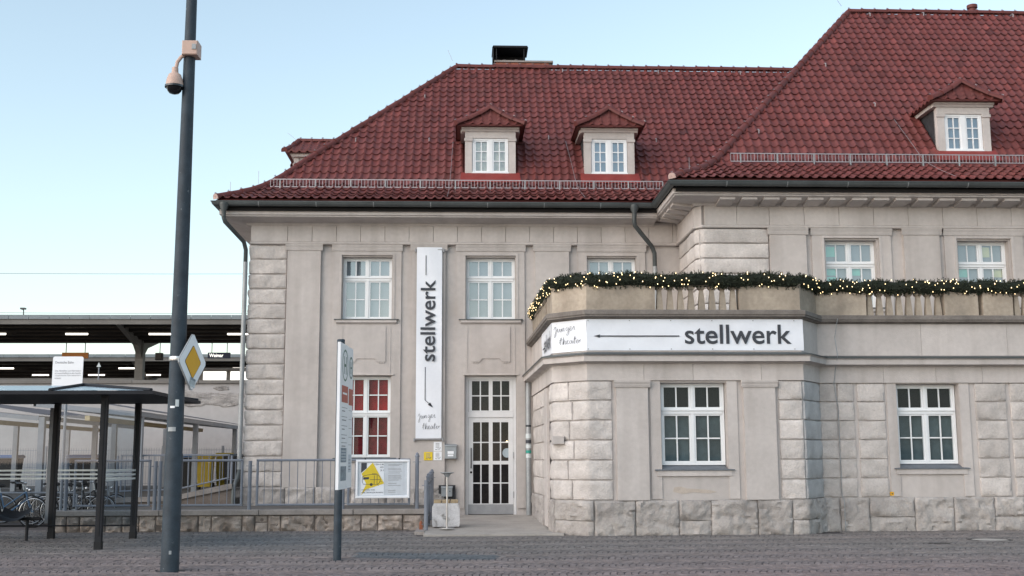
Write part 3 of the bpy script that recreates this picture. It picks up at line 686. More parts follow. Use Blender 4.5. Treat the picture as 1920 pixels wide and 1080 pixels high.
def roof_plane(zf, sr, frame, u0, u1, clip, out, skip=None, mirror=False):
    ss = rows_of(zf, sr); n = int(math.ceil((u1-u0)/TW))
    for r in range(len(ss)-1):
        for c in range(n):
            ux = u0+c*TW; lo0, hi0 = clip(ss[r]); lo1, hi1 = clip(ss[r+1])
            if ux > max(hi0, hi1) or ux+TW < min(lo0, lo1): continue
            if skip and skip(ux+TW/2, (ss[r]+ss[r+1])/2): continue
            v, f = tile_geo(None, ux, ss[r], ss[r+1], zf, frame, clip=clip)
            out.append((v, f))
deckA = MB(); deckU = MB()
def deck(mb, zf, sr, frame, clip):
    ss = [sr*i/14 for i in range(15)]
    for i in range(14):
        a, b = clip(ss[i]); c, d = clip(ss[i+1])
        mb.quad(frame(a, ss[i], zf(ss[i])-.03), frame(b, ss[i], zf(ss[i])-.03), frame(d, ss[i+1], zf(ss[i+1])-.03), frame(c, ss[i+1], zf(ss[i+1])-.03))
fA = lambda u, s, z: (u, YEA+s, z); fU = lambda u, s, z: (u, YEU+s, z)
cA = lambda s: (XEA+s, 4.95+min(s+.9, 7.4)); cU = lambda s: (XEU+s, XE)
deck(deckA, zA, RA, fA, cA); deck(deckU, zU, RU, fU, cU)
fAl = lambda u, s, z: (XEA+s, YEA+12.04-u, z); cAl = lambda s: (s, 12.04-s)
fUl = lambda u, s, z: (XEU+s, YEU+13.72-u, z); cUl = lambda s: (s, 13.72-s)
deck(deckA, zA, RA, fAl, cAl); deck(deckU, zU, RU, fUl, cUl)
fAb = lambda u, s, z: (-u, YEA+12.04-s, z); fUb = lambda u, s, z: (-u, YEU+13.72-s, z)
deck(deckA, zA, RA, fAb, lambda s: (-8, -XEA-s)); deck(deckU, zU, RU, fUb, lambda s: (-XE, -XEU-s))
roofA = part('roof', deckA, M['tile'], B, label='lower hipped roof of the left wing')
roofU = part('roof', deckU, M['tile'], B, label='higher hipped roof of the right block')
DORM = [('A', .72, 30.20, 9.15), ('A', 3.96, 30.20, 9.15), ('U', 12.78, 27.90, 9.23), ('U', 15.95, 27.90, 9.23)]
def skipper(which):
    def f(u, s):
        for k, xc, yf, zb in DORM:
            if k == which:
                ye = YEA if k == 'A' else YEU; zf = zA if k == 'A' else zU
                if abs(u-xc) < .70 and s+ye > yf-(.06 if which == 'A' else .14) and zf(s) < zb+1.22+.8*max(0, .86-abs(u-xc)): return True
        return False
    return f
tA, tU, tAl, tUl = [], [], [], []
roof_plane(zA, RA, fA, XEA, 12.4, cA, tA, skipper('A')); roof_plane(zU, RU, fU, XEU, 17.5, cU, tU, skipper('U'))
roof_plane(zA, RA, fAl, 0, 12.04, cAl, tAl, lambda u, s: abs(u-6.02) < .70 and s > 1.2 and zA(s) < 10.7); roof_plane(zU, RU, fUl, 0, 13.72, cUl, tUl)
def visible_size(v):
    c = np.mean(v[:16], 0); q = ROT.transposed() @ (Vector(c)-Vector((0, 0, EYE))); x = 960-FPX*q.x/q.z; y = 540+FPX*q.y/q.z
    if not (5 < x < 1915 and 5 < y < 1075): return 1e9
    return -sum(1 for _ in ())+ (c[1]-(c[2]-8)*.15)
cand = sorted([(visible_size(v), k, i) for k, lst in (('A', tA), ('U', tU)) for i, (v, f) in enumerate(lst) if not (k == 'A' and v[0][0] > 4.6)])
# the widest-seen tiles: near rows of the higher roof and of the lower one
single = {('U', i) for _, k, i in cand if k == 'U'}; singleU = [i for _, k, i in cand if k == 'U'][:150]; singleA = [i for _, k, i in cand if k == 'A'][:150]
def shade():
    k = random.gauss(1.0, .075)
    if random.random() < .03: k *= random.choice((.62, .75, 1.3))
    w_ = random.uniform(-.06, .06); return (.146*k, .042*k*(1+w_), .038*k*(1+w_*1.5), 1.0)
def toned(o, tones):
    a_ = o.data.attributes.new('tone', 'FLOAT_COLOR', 'POINT'); a_.data.foreach_set('color', [q for t_ in tones for q in t_]); return o
for lst, sing, par, extra in ((tA, set(singleA), roofA, tAl), (tU, set(singleU), roofU, tUl)):
    rest = MB(); tn = []
    for i, (v, f) in enumerate(lst):
        if i in sing:
            t = MB(); t.add(v, f); toned(part('roof_tile', t, M['tile_field'], par, True), [shade()]*len(v))
        else: rest.add(v, f); tn += [shade()]*len(v)
    for v, f in extra: rest.add(v, f); tn += [shade()]*len(v)
    toned(part('roof_tiling', rest, M['tile_field'], par, True, kind='stuff'), tn)
def ridge(path, par, r=.098, L_=.40, end=True, cap='mortar_cap'):
    P = [Vector(p) for p in path]
    dist = [0]
    for i in range(len(P)-1): dist.append(dist[-1]+(P[i+1]-P[i]).length)
    def pos(d):
        for i in range(len(P)-1):
            if d <= dist[i+1] or i == len(P)-2: return P[i]+(P[i+1]-P[i])*((d-dist[i])/(dist[i+1]-dist[i]))
    d = 0
    while d < dist[-1]-.1:
        a, b = pos(d), pos(min(d+L_+.04, dist[-1])); t = (b-a).normalized(); side = t.cross(Vector((0, 0, 1))).normalized(); up = side.cross(t)
        mb = MB(); v = []
        jit = random.uniform(-.006, .006)
        for q, rr in ((a, r*1.12), (a+(b-a)*.12, r*1.1), (a+(b-a)*.14, r), (b, r*.93)):
            for k in range(9):
                an = PI*(-.08+1.16*k/8); v.append(q+side*math.cos(an)*rr+up*(math.sin(an)*rr-.02+jit))
        f = [(i*9+k, i*9+k+1, (i+1)*9+k+1, (i+1)*9+k) for i in range(3) for k in range(8)]+[tuple(range(9))[::-1]]
        mb.add(v, f); o = part('ridge_tile', mb, M['tile'], par, True)
        s = MB(); s.tube([a+up*(r*1.1), a+up*(r*1.1)+t*.05-side*.0, a+side*.04+up*(r*1.1-.01)], .009, 5); part('ridge_clip', s, M['galv'], par)
        d += L_
    if end:
        t = (pos(.2)-P[0]).normalized(); side = t.cross(Vector((0, 0, 1))).normalized(); up = side.cross(t)
        mb = MB(); v = [P[0]-t*.012+side*math.cos(PI*(-.1+1.2*k/10))*r*1.08+up*(math.sin(PI*(-.1+1.2*k/10))*r*1.08-.02) for k in range(11)]
        v += [p+t*.03 for p in v]
        mb.add(v, [tuple(range(11))[::-1]]+[(k, k+1, 12+k, 11+k) for k in range(10)]); part('ridge_end', mb, M[cap], par)
hp = lambda zf, xe, ye, sr: [(xe+s, ye+s, zf(s)+.045) for s in [sr*i/16 for i in range(17)]]
ridge(hp(zA, XEA, YEA, RA), roofA); ridge([(XEA+RA, YEA+RA, 13.76), (11.2, YEA+RA, 13.76)], roofA, end=False)
ridge(hp(zU, XEU, YEU, RU), roofU); ridge([(XEU+RU, YEU+RU, 15.09), (XE-1, YEU+RU, 15.09)], roofU, end=False)
def snow_guard(x0, x1, y, z, par):
    s = MB(); s.box(x0, x1, y-.008, y+.008, z+.20, z+.225); s.box(x0, x1, y-.008, y+.008, z, z+.022)
    x = x0
    while x < x1: s.box(x-.006, x+.006, y-.006, y+.006, z+.022, z+.20); x += .085
    part('snow_guard', s, M['galv'], par)
    x = x0+.25
    while x < x1: s = MB(); s.box(x-.015, x+.015, y-.02, y+.02, z-.12, z+.2); s.box(x-.014, x+.014, y+.02, y+.35, z-.02, z+.0); part('guard_bracket', s, M['zinc_pale'], par); x += .92
snow_guard(ax(507, YEA+.93, 350), ax(1243, YEA+.93, 352), YEA+.93, zA(.93)+.06, roofA)
snow_guard(ax(1370, YEU+1.17, 300), XE-2, YEU+1.17, zU(1.17)+.11, roofU)
HK = [(797, 181), (805, 262), (668, 262), (1054, 133), (1233, 135), (1028, 258), (1229, 263), (1386, 137)]
HKU = [(1420, 246), (1545, 122), (1637, 196), (1628, 28), (1728, 27), (1895, 30)]
for lst, zf, ye, par in ((HK, zA, YEA, roofA), (HKU, zU, YEU, roofU)):
    for x, y in lst:
        best = min((abs(at(x, y, ye+s).z-zf(s)), s) for s in np.arange(.3, 6.8, .02)); p = at(x, y, ye+best[1])
        s = MB(); s.tube([(p.x, p.y-.03, p.z+.03), (p.x, p.y-.10, p.z+.02), (p.x, p.y-.17, p.z-.02), (p.x, p.y-.15, p.z-.10)], .018, 6); part('roof_hook', s, M['galv'], par)

# --- dormers
def dormer(xc, yf, zb, zf, ye, rz=0.0, side=False, blind='blind_blue'):
    T = Matrix.Translation((xc, yf, zb)) @ Matrix.Rotation(rz, 4, 'Z') @ Matrix.Scale(1.08, 4)
    def P(name, mb, m, par, smooth=False): mb.xf(T); return part(name, mb, m, par, smooth)
    hw = .635; h = 1.09; lo_ = -.25 if not side else -.95
    f = MB()
    f.box(-hw, -.46, 0, .16, 0, h-.16); f.box(.46, hw, 0, .16, 0, h-.16); f.box(-hw, hw, -.004, .16, h-.16, h); f.box(-.46, .46, .03, .16, -.1, .03); f.box(-hw, hw, .14, .17, -.2 if not side else -.95, h)
    D = P('dormer', f, M['stone_pale'] if False else M['render2'], B)
    for q in (-hw-.02, .44): f = MB(); f.box(q, q+hw-.42, -.025, .01, h-.24, h-.17); P('capital', f, M['render2'], D)
    f = MB(); f.prism([(.1, h+.001), (-.03, h+.001), (-.06, h+.05), (-.10, h+.06), (-.10, h+.095), (.1, h+.095)], 0, -hw-.09, hw+.09); P('cornice', f, M['render2'], D)
    for sx in (-1, 1):
        f = MB(); f.prism([(.155, -.25), (.155, h), (1.9, h), (1.9, 1.55)], 0, sx*hw-.02, sx*hw+.02) if False else f.add([(sx*(hw-.01), .15, lo_), (sx*(hw-.01), 2.2, lo_), (sx*(hw-.01), 2.2, h+.05), (sx*(hw-.01), .15, h+.05), (sx*(hw-.06), .15, lo_), (sx*(hw-.06), 2.2, lo_), (sx*(hw-.06), 2.2, h+.05), (sx*(hw-.06), .15, h+.05)], [(0, 1, 2, 3), (7, 6, 5, 4), (0, 3, 7, 4)])
        P('slate_cheek', f, M['slate'] if not side else M['render2'], D)
        f = MB(); f.box(min(sx*(hw-.02), sx*(hw+.11)), max(sx*(hw-.02), sx*(hw+.11)), .10, 1.75, h+.0, h+.09); P('side_cornice', f, M['render2'] if not side else M['render2'], D)
    # window
    a, b, z0, z1 = -.45, .45, .0, .93; y = .03
    f = MB(); f.box(a, a+.05, y, y+.06, z0+.03, z1); f.box(b-.05, b, y, y+.06, z0+.03, z1); f.box(a+.05, b-.05, y, y+.06, z1-.05, z1); f.box(a-.01, b+.01, y-.03, y+.06, z0-.01, z0+.06); f.box(-.055, .055, y-.005, y+.06, z0+.06, z1-.05)
    P('window_frame', f, M['white'], D)
    for (p, q) in ((a+.05, -.055), (.055, b-.05)):
        f = MB(); st = .035; Z0, Z1 = z0+.06, z1-.05
        f.box(p, p+st, y+.01, y+.05, Z0, Z1); f.box(q-st, q, y+.01, y+.05, Z0, Z1); f.box(p+st, q-st, y+.01, y+.05, Z0, Z0+st); f.box(p+st, q-st, y+.01, y+.05, Z1-st, Z1)
        xm = (p+q)/2; f.box(xm-.012, xm+.012, y+.012, y+.045, Z0+st, Z1-st)
        hh = (Z1-Z0-2*st)/3
        for r in (1, 2): f.box(p+st, xm-.012, y+.013, y+.045, Z0+st+r*hh-.011, Z0+st+r*hh+.011); f.box(xm+.012, q-st, y+.013, y+.045, Z0+st+r*hh-.011, Z0+st+r*hh+.011)
        P('sash', f, M['white'], D)
        for (u, v) in ((p+st, xm-.012), (xm+.012, q-st)):
            for r in range(3):
                e = random.uniform(-.001, .001); f = MB(); f.quad((u, y+.03+e, Z0+st+r*hh+.011), (v, y+.03-e, Z0+st+r*hh+.011), (v, y+.03-e, Z0+st+(r+1)*hh-.011), (u, y+.03+e, Z0+st+(r+1)*hh-.011)); P('pane', f, M['glass'], D)
    f = MB(); f.box(a, b, y+.085, y+.095, z0, z1); P('blind', f, M[blind], D)
    # hipped roof: eaves at e outside the walls, apex over the front
    eo = .21; ez = h+.10; az_ = h+.62; yb = 2.35; ap = .06
    ex = hw+eo; ey = -.22
    swp = lambda t: ez+(az_-ez)*(t*.65+.35*t*t)
    def hipface(fr, w0, run, tilted):
        out = []
        n = 4
        for r in range(n):
            t0, t1 = r/n, (r+1)/n
            out.append((t0, t1))
        return out
    dk = MB()
    A0 = (-ex, ey, ez); A1 = (ex, ey, ez); AP = (0, ap, az_); BK = (0, yb, az_); C0 = (-ex, yb, ez); C1 = (ex, yb, ez)
    dk.quad(C0, A0, AP, BK); dk.quad(A1, C1, BK, AP); dk.add([A0, A1, AP], [(0, 1, 2)]); dk.quad(A0, C0, C1, A1)
    R_ = P('dormer_roof', dk, M['tile'], D)
    tl = MB(); n = 4
    for r in range(n):                                     # front face tiles
        t0, t1 = r/n, (r+1)/n
        k = int(ex*2/TW)
        for c in range(k+1):
            u0 = -ex+c*TW
            v = []
            for t, dz in ((t0-.03, .03), (t1, .004)):
                hwid = ex*(1-max(t, 0))
                for u, hh in TPROF: uu = min(max(u0+u, -hwid), hwid); v.append((uu, ey+(ap-ey)*t, swp(max(t, 0))+dz+hh+.01 if t >= 0 else ez+dz+hh-.01))
            if abs(v[0][0]-v[7][0]) < .02: continue
            for u, hh in TPROF: uu = min(max(u0+u, -ex*(1-t0)), ex*(1-t0)); v.append((uu, ey+(ap-ey)*(t0-.03), swp(t0)+hh+.018))
            tl.add(v, [(i, i+1, 9+i, 8+i) for i in range(7)]+[(16+i, 17+i, i+1, i) for i in range(7)])
    for sx in (-1, 1):                                     # side face tiles
        for r in range(n):
            t0, t1 = r/n, (r+1)/n
            k = int((yb-ey)/TW)+1
            for c in range(k):
                w0 = ey+c*TW; v = []
                for t, dz in ((t0-.03, .03), (t1, .004)):
                    lo = ey+(ap-ey)*max(t, 0)
                    for u, hh in TPROF: v.append((sx*ex*(1-t), max(w0+u, lo), (swp(max(t, 0)) if t >= 0 else ez-.01)+dz+hh+.01))
                if v[7][1]-v[0][1] < .02: continue
                for u, hh in TPROF: v.append((sx*ex*(1-t0+.03), max(w0+u, ey+(ap-ey)*t0), swp(t0)+hh-.02))
                fc = [(i, i+1, 9+i, 8+i) for i in range(7)]+[(16+i, 17+i, i+1, i) for i in range(7)]
                tl.add(v, fc if sx > 0 else [q[::-1] for q in fc])
    tl.xf(T); o = part('dormer_tiling', tl, M['tile'], D, True)
    wv = lambda p: tuple(T @ Vector(p))
    for sx in (-1, 1): ridge([wv((sx*ex*(1-t)*1.02, ey+(ap-ey)*t-.02, swp(t)+.05)) for t in (0, .25, .5, .75, 1)], D, .095, .36, True, 'tile')
    ridge([wv((0, ap, az_+.05)), wv((0, yb, az_+.05))], D, .085, .34, False)
    for sx in (-1, 1):                                      # lead valley tip and red apron
        f = MB(); f.add([(sx*(ex-.06), 1.45, ez-.02), (sx*(ex+.22), 1.25, ez-.16), (sx*(ex+.20), 1.30, ez-.20), (sx*(ex-.12), 1.45, ez-.12)], [(0, 1, 2, 3), (3, 2, 1, 0)]); P('valley_lead', f, M['galv'], D)
    f = MB(); f.add([(-hw-.12, -.30, (zf(yf-.32-ye)-zb+.09)/1.08 if not side else -.2), (hw+.12, -.30, (zf(yf-.32-ye)-zb+.09)/1.08 if not side else -.2), (hw+.10, .02, .045), (-hw-.10, .02, .045)], [(0, 1, 2, 3)])
    f.box(-hw-.10, hw+.10, -.01, .02, -.08, .0)
    P('red_apron', f, M['tile_new'], D)
    return D
for i, (k, xc, yf, zb) in enumerate(DORM):
    dormer(xc, yf, zb, zA if k == 'A' else zU, YEA if k == 'A' else YEU, blind='blind_tan' if i == 0 else 'blind_blue')
dormer(-5.14, 34.72, 9.42, zA, YEA, rz=-PI/2, side=True)
# chimney
s = MB(); s.box(1.02, 2.80, 35.2, 35.9, 12.800, 14.070); ch = part('chimney', s, M['mortar'], roofA)
for r in range(5):
    x = 1.0+(.12 if r % 2 else 0)
    for c in range(7):
        x1 = min(x+.245, 2.82); s = MB(); s.bev(x+.005, x1-.005, 35.17, 35.3, 13.670+r*.08, 13.743+r*.08, .006); part('brick', s, M['brick'], roofA); x = x1
        if x > 2.75: break
s = MB(); s.box(.97, 2.85, 35.13, 35.95, 14.071, 14.130); part('chimney_cap', s, M['coping'], roofA)
s = MB(); s.prism([(.90, 14.530), (.93, 14.590), (2.02, 14.590), (2.05, 14.530)], 1, 35.05, 36.0); s.box(.92, .95, 35.1, 35.95, 14.140, 14.530); s.box(1.02, 1.05, 35.12, 35.15, 14.130, 14.530); s.box(1.9, 1.93, 35.12, 35.15, 14.130, 14.530); s.box(.93, 2.0, 35.9, 35.94, 14.140, 14.530); part('chimney_hood', s, M['pole_dark'], roofA)
for x in (1.3, 1.68): s = MB(); s.lathe([(.09, 0), (.09, .08), (.12, .1), (.02, .16)], (x, 35.5, 14.130), 12); part('flue', s, M['galv'], roofA)
s = MB(); s.lathe([(.11, 0), (.12, .5), (.16, .52), (.16, .62), (.06, .66)], (ax(1823, 33.7, 20), 33.7, az(8, 33.7, 1823)-.66), 14); part('vent_pipe', s, M['tile'], roofU, True)
# lightning conductors: thin rods on ridges and eaves, a wire down the roof
for p in ((XEA+RA-.1, YEA+RA, 13.95, -.15, .35), (XEA+.3, YEA+.3, 8.3, 0, .3), (XEA+.9, YEA+.9, 8.7, 0, .35), (XEU+RU-.2, YEU+RU, 15.25, -.25, .4), (XEU+.5, YEU+.4, 8.4, 0, .3), (-5.2, 34.7, 11.35, -.25, .2)):
    s = MB(); s.tube([p[:3], (p[0]+p[3], p[1], p[2]+p[4])], .006, 4); part('lightning_rod', s, M['galv'], roofA)
for x0, x1, ye, zf, par, s0 in ((-.30, -.42, YEA, zA, roofA, 2.7), (2.88, 3.12, YEA, zA, roofA, 2.7), (11.35, 11.75, YEU, zU, roofU, 2.6)):
    s = MB(); s.tube([(x0+(x1-x0)*t, ye+s0*(1-t), zf(s0*(1-t))+.09) for t in (0, .25, .5, .75, 1)], .006, 4); part('lightning_wire', s, M['galv'], par)

# --- bay and right ground floor with the terrace
BX = [(1.80, YA+.05), (1.92, 24.15), (2.56, YF), (7.00, YF), (7.62, YR), (20.0, YR)]      # plan of the wall face, left to right
F1, R1, R2 = 4.735, 10.0, 16.0
w = MB(); hF = [(F1-.68, F1+.68, 1.275, 3.08)]; hR = [(R1-.68, R1+.68, 1.275, 3.10), (R2-.68, R2+.68, 1.275, 3.10)]
wall_holes(w, BX[2][0], BX[3][0], 0, 4.45, YF, hF, .28); wall_holes(w, BX[4][0], BX[5][0], 0, 4.45, YR, hR, .28)
for i in (0, 1, 3):
    (a, b), (c, d) = BX[i], BX[i+1]; w.quad((a, b, 0), (c, d, 0), (c, d, 4.45), (a, b, 4.45))
part('wall', w, M['render'], B, label='ground floor wall of the projecting bay')
w = MB(); w.add([(p[0], p[1], 4.40) for p in BX]+[(20, YA, 4.40)], [tuple(range(7))]); part('terrace_floor', w, M['concrete'], B)
wi = window(F1, 1.40, 3.075, YF+.17, 1.33, 1, 2, 2.50, M['blind_teal'], M['glass_low'], M['blind_dark']); sill(wi, F1-.02, 1.64, YF, 1.29)
for X in (R1, R2): wi = window(X, 1.40, 3.095, YR+.17, 1.33, 1, 2, 2.52, M['blind_teal'], M['glass_low'], M['blind_dark']); sill(wi, X, 1.64, YR, 1.29)
for x0, x1 in ((3.13, 3.78), (5.76, 6.42)):
    s = MB(); s.box(x0, x1, YF-.08, YF+.01, .70, 3.12); o = part('pilaster', s, M['render2'], B)
    c = MB(); c.prism([(YF-.078, 2.98), (YF-.10, 2.98), (YF-.115, 3.03), (YF-.115, 3.04), (YF-.135, 3.09), (YF-.135, 3.119), (YF-.078, 3.119)], 0, x0-.05, x1+.05); part('capital', c, M['render2'], o)
for xc, Y in ((F1, YF), (R1, YR), (R2, YR)):
    for q in (-.90, .69): s = MB(); s.box(xc+q, xc+q+.21, Y-.025, Y+.01, .72, 3.118); part('window_jamb', s, M['render2'], B)
CO = [.70+.4033*i for i in range(7)]
for k in range(6):
    z0, z1 = CO[k], CO[k+1]; sd_ = 120+k*9
    j = (.38, .15, .5, .25, .42, .2)[k]
    P0, P1 = Vector(BX[1]), Vector(BX[2]); m_ = P0+(P1-P0)*(.35+.5*j)
    part('rusticated_stone', rock([(1.905, 24.75), BX[1], tuple(m_)], z0, z1, .05, .028, sd_, .05), M['stone_pale'], B, True)
    part('rusticated_stone', rock([tuple(m_), BX[2], (3.05, YF)], z0, z1, .05, .028, sd_+1, .05), M['stone_pale'], B, True)
    part('rusticated_stone', rock([(6.49, YF), BX[3]], z0, z1, .048, .026, sd_+2, .05), M['stone_pale'], B, True)
    part('rusticated_stone', rock([BX[3], BX[4]], z0, z1, .048, .026, sd_+3, .065, gap=.004), M['stone_shade'], B, True)
    part('rusticated_stone', rock([BX[4], (8.02, YR)], z0, z1, .045, .026, sd_+4, .05, gap=.008), M['stone'], B, True)
    part('rusticated_stone', rock([(8.02, YR), (8.39, YR)], z0, z1, .045, .026, sd_+5, .05), M['stone'], B, True)
    part('rusticated_stone', rock([(8.45, YR), (9.06, YR)], z0, z1, .046, .026, sd_+6, .05), M['stone'], B, True)
    x = 11.03
    for q in range(4):
        part('rusticated_stone', rock([(x, YR), (x+.69, YR)], z0, z1, .046, .026, sd_+7+q*31, .075), M['stone'], B, True); x += .77
    part('rusticated_stone', rock([(1.81, 29.2), (1.86, 26.9)], z0, z1, .046, .026, sd_+8, .12), M['stone_pale'], B, True)
    part('rusticated_stone', rock([(1.86, 26.85), (1.885, 25.75)], z0, z1, .046, .026, sd_+11, .1), M['stone_pale'], B, True)
s = MB(); s.prism([(1.80, 24.80), (1.80, 25.70), (1.845, 25.70), (1.845, 25.62), (1.83, 25.62), (1.83, 24.88), (1.86, 24.88), (1.86, 24.80)][::-1], 2, .1, 3.05); part('side_door_jamb', s, M['render2'], B)
# plinth stones
def plinth(path, lens, seed):
    P = [Vector(p) for p in path]; tot = 0; d = [0]
    for i in range(len(P)-1): tot += (P[i+1]-P[i]).length; d.append(tot)
    def cut(a, b):
        def pos(u):
            for i in range(len(P)-1):
                if u <= d[i+1]+1e-6: return P[i]+(P[i+1]-P[i])*((u-d[i])/(d[i+1]-d[i]))
        return [tuple(pos(a))]+[tuple(P[i]) for i in range(1, len(P)-1) if a+.05 < d[i] < b-.05]+[tuple(pos(b))]
    u = 0; k = 0
    while u < tot-.2:
        l = lens[k % len(lens)]; e = min(u+l, tot)
        if tot-e < .3: e = tot
        if k % 3 == 1:
            part('plinth_stone', rock(cut(u, e), 0.29, .70, .085, .055, seed+k, .045, .022, .003, .03), M['plinth'], B, True)
            part('plinth_stone', rock(cut(u, e), -.03, .29, .075, .05, seed+k+50, .045, .022, .003, .03), M['plinth'], B, True)
        else: part('plinth_stone', rock(cut(u, e), -.03, .70, .085, .055, seed+k, .045, .022, .003, .03), M['plinth'], B, True)
        u = e; k += 1
plinth([(1.81, 29.4), (1.86, 26.85), (1.885, 25.8)], [1.1], 300)
plinth([(1.905, 24.75), BX[1], BX[2], BX[3], BX[4], (20, YR)], [.62, .98, .84, .88, .66, .95, .72, .9, .85], 310)
# frieze slabs, cornice, band, ledge
def mitre(path, i):
    n_ = lambda k: (lambda d: Vector((d.y, -d.x)))((Vector(path[k+1])-Vector(path[k])).normalized())
    if i == 0: return n_(0)
    if i == len(path)-1: return n_(i-1)
    k = n_(i-1)+n_(i); return k/k.dot(n_(i))
def slabs(path, z0, z1, proud, lens, name, m, cuts_at_corners=True):
    for i in range(len(path)-1):
        a, b = Vector(path[i]), Vector(path[i+1]); L_ = (b-a).length; d = (b-a).normalized(); nn = Vector((d.y, -d.x)); u = 0; k = 0
        while u < L_-.02:
            e = min(u+lens[(k+i) % len(lens)], L_)
            if L_-e < .35: e = L_
            g0 = .0 if u == 0 else .003; g1 = .0 if e == L_ else .003
            p0 = a+d*(u+g0); p1 = a+d*(e-g1); n0 = mitre(path, i) if u == 0 else nn; n1 = mitre(path, i+1) if e == L_ else nn
            s = MB()
            q = [(p0.x-n0.x*.01, p0.y-n0.y*.01), (p0.x+n0.x*proud, p0.y+n0.y*proud), (p1.x+n1.x*proud, p1.y+n1.y*proud), (p1.x-n1.x*.01, p1.y-n1.y*.01)]
            s.prism(q, 2, z0, z1); part(name, s, m, B); u = e; k += 1
slabs(BX, 3.125, 3.50, .055, [1.02, 1.42, 1.15], 'frieze_slab', M['render2'])
s = MB(); s.sweep(BX, [(-.01, 3.46), (.06, 3.46), (.10, 3.49), (.24, 3.505), (.24, 3.61), (.27, 3.63), (.27, 3.655), (.06, 3.70), (-.01, 3.70)]); bc = part('cornice', s, M['render2'], B)
s = MB(); s.sweep(BX, [(.272, 3.632), (.285, 3.635), (.285, 3.66), (.08, 3.708), (.06, 3.70)]); part('zinc_flashing', s, M['zinc'], bc)
slabs(BX, 3.705, 4.40, .03, [2.3, 1.9], 'parapet_band', M['render2'])
s = MB(); s.sweep(BX, [(-.2, 4.405), (.06, 4.405), (.09, 4.43), (.15, 4.44), (.15, 4.475), (.17, 4.48), (.17, 4.56), (.13, 4.58), (-.2, 4.58)]); part('ledge', s, M['ledge'], B)
# balustrade: solid dies, balusters, top rail
def along(i, u):     # point on the path segment i
    a, b = Vector(BX[i]), Vector(BX[i+1]); d = (b-a).normalized(); return a+d*u, d
def die(i, u0, u1):
    a, d = along(i, u0); b, _ = along(i, u1); nn = Vector((d.y, -d.x)); s = MB()
    na = mitre(BX, i) if u0 == 0 else nn; nb_ = mitre(BX, i+1) if abs(u1-(Vector(BX[i+1])-Vector(BX[i])).length) < .01 else nn
    s.prism([(a.x+na.x*.04, a.y+na.y*.04), (b.x+nb_.x*.04, b.y+nb_.y*.04), (b.x-nb_.x*.22, b.y-nb_.y*.22), (a.x-na.x*.22, a.y-na.y*.22)], 2, 4.581, 5.10); part('parapet_panel', s, M['ashlar'], B)
bm_ = MB()
prof_b = [(.070, 0), (.069, .02), (.059, .20), (.048, .34), (.040, .42), (.045, .435), (.066, .455), (.074, .47), (.074, .52)]
bm_.lathe([(r*1.414, z) for r, z in prof_b], (0, 0, 0), 4, PI/4); bal_me = mesh_of(bm_, 'baluster', M['ashlar'])
def balusters(i, u0, u1, n):
    for k in range(n):
        p, d = along(i, u0+(u1-u0)*(k+.5)/n); o = bpy.data.objects.new('baluster', bal_me); link(o, B, np.array([p.x-.0, p.y+.08, 4.581])-ORG[B])
uf = lambda px: ax(px, YF-.04, 560)-BX[2][0]; ur = lambda px: ax(px, YR-.04, 570)-BX[4][0]
L0 = (Vector(BX[1])-Vector(BX[0])).length; L1 = (Vector(BX[2])-Vector(BX[1])).length; L3 = (Vector(BX[4])-Vector(BX[3])).length
die(0, 0.5, 1.3); balusters(0, 1.3, 4.4, 14); die(0, 4.4, L0); die(1, 0, L1); die(2, 0, uf(1228)); balusters(2, uf(1228), uf(1386), 8); die(2, uf(1386), 4.44); die(3, 0, L3); die(4, 0, ur(1624)); balusters(4, ur(1624), ur(1771), 8); die(4, ur(1771), ur(1834)); die(4, ur(1843), ur(1899)); balusters(4, ur(1901), ur(1901)+1.4, 7); die(4, ur(1901)+1.45, ur(1901)+3.2); balusters(4, ur(1901)+3.3, 12, 18)
s = MB(); s.sweep(BX, [(-.22, 5.101), (.045, 5.101), (.06, 5.12), (.06, 5.16), (-.24, 5.16), (-.24, 5.12)]); part('parapet_rail', s, M['ashlar'], B)

# cable down the bay corner
s = MB(); s.tube([(8.05, YR-.19, 4.5), (8.0, YR-.10, 4.1), (7.98, YR-.3, 3.68), (7.98, YR-.1, 3.4), (7.94, YR-.08, 3.1), (8.02, YR-.05, 2.6), (8.02, YR-.05, .75), (8.03, YR-.15, .65), (8.03, YR-.16, 0)], .007, 5); part('cable', s, M['letterbox'], B)

# ------------------------------------------------------------------ banners
def font_letters(body, w, h, bold): return text_mb(body, w, h, bold)
JT = [[(0, .62), (.03, .72), (.05, .70), (.05, .50), (.035, .38), (.01, .40), (.05, .55), (.09, .66)], [(.06, .80), (.065, .805)],
      [(.09, .66), (.095, .56), (.12, .54), (.14, .66), (.145, .55), (.17, .56), (.18, .66), (.185, .56), (.20, .64), (.225, .67), (.23, .57), (.25, .56)],
      [(.33, .67), (.29, .68), (.275, .60), (.30, .56), (.33, .66), (.33, .50), (.31, .40), (.285, .43), (.34, .58)],
      [(.34, .58), (.38, .64), (.39, .69), (.365, .69), (.36, .58), (.39, .56), (.42, .62)], [(.42, .62), (.45, .70), (.455, .62), (.47, .57), (.44, .57)],
      [(.12, .14), (.17, .36), (.15, .12), (.16, .10)], [(.12, .25), (.20, .27)], [(.20, .10), (.225, .36), (.21, .10), (.235, .22), (.255, .22), (.255, .11), (.28, .12)],
      [(.28, .12), (.31, .20), (.32, .23), (.295, .23), (.29, .13), (.32, .11), (.34, .14)], [(.40, .22), (.365, .23), (.35, .14), (.38, .12), (.405, .22), (.405, .13), (.43, .13)],
      [(.43, .13), (.47, .36), (.455, .13), (.47, .11)], [(.43, .26), (.50, .28)], [(.49, .14), (.52, .20), (.53, .23), (.505, .22), (.50, .13), (.54, .12), (.56, .22), (.565, .17), (.60, .24)]]
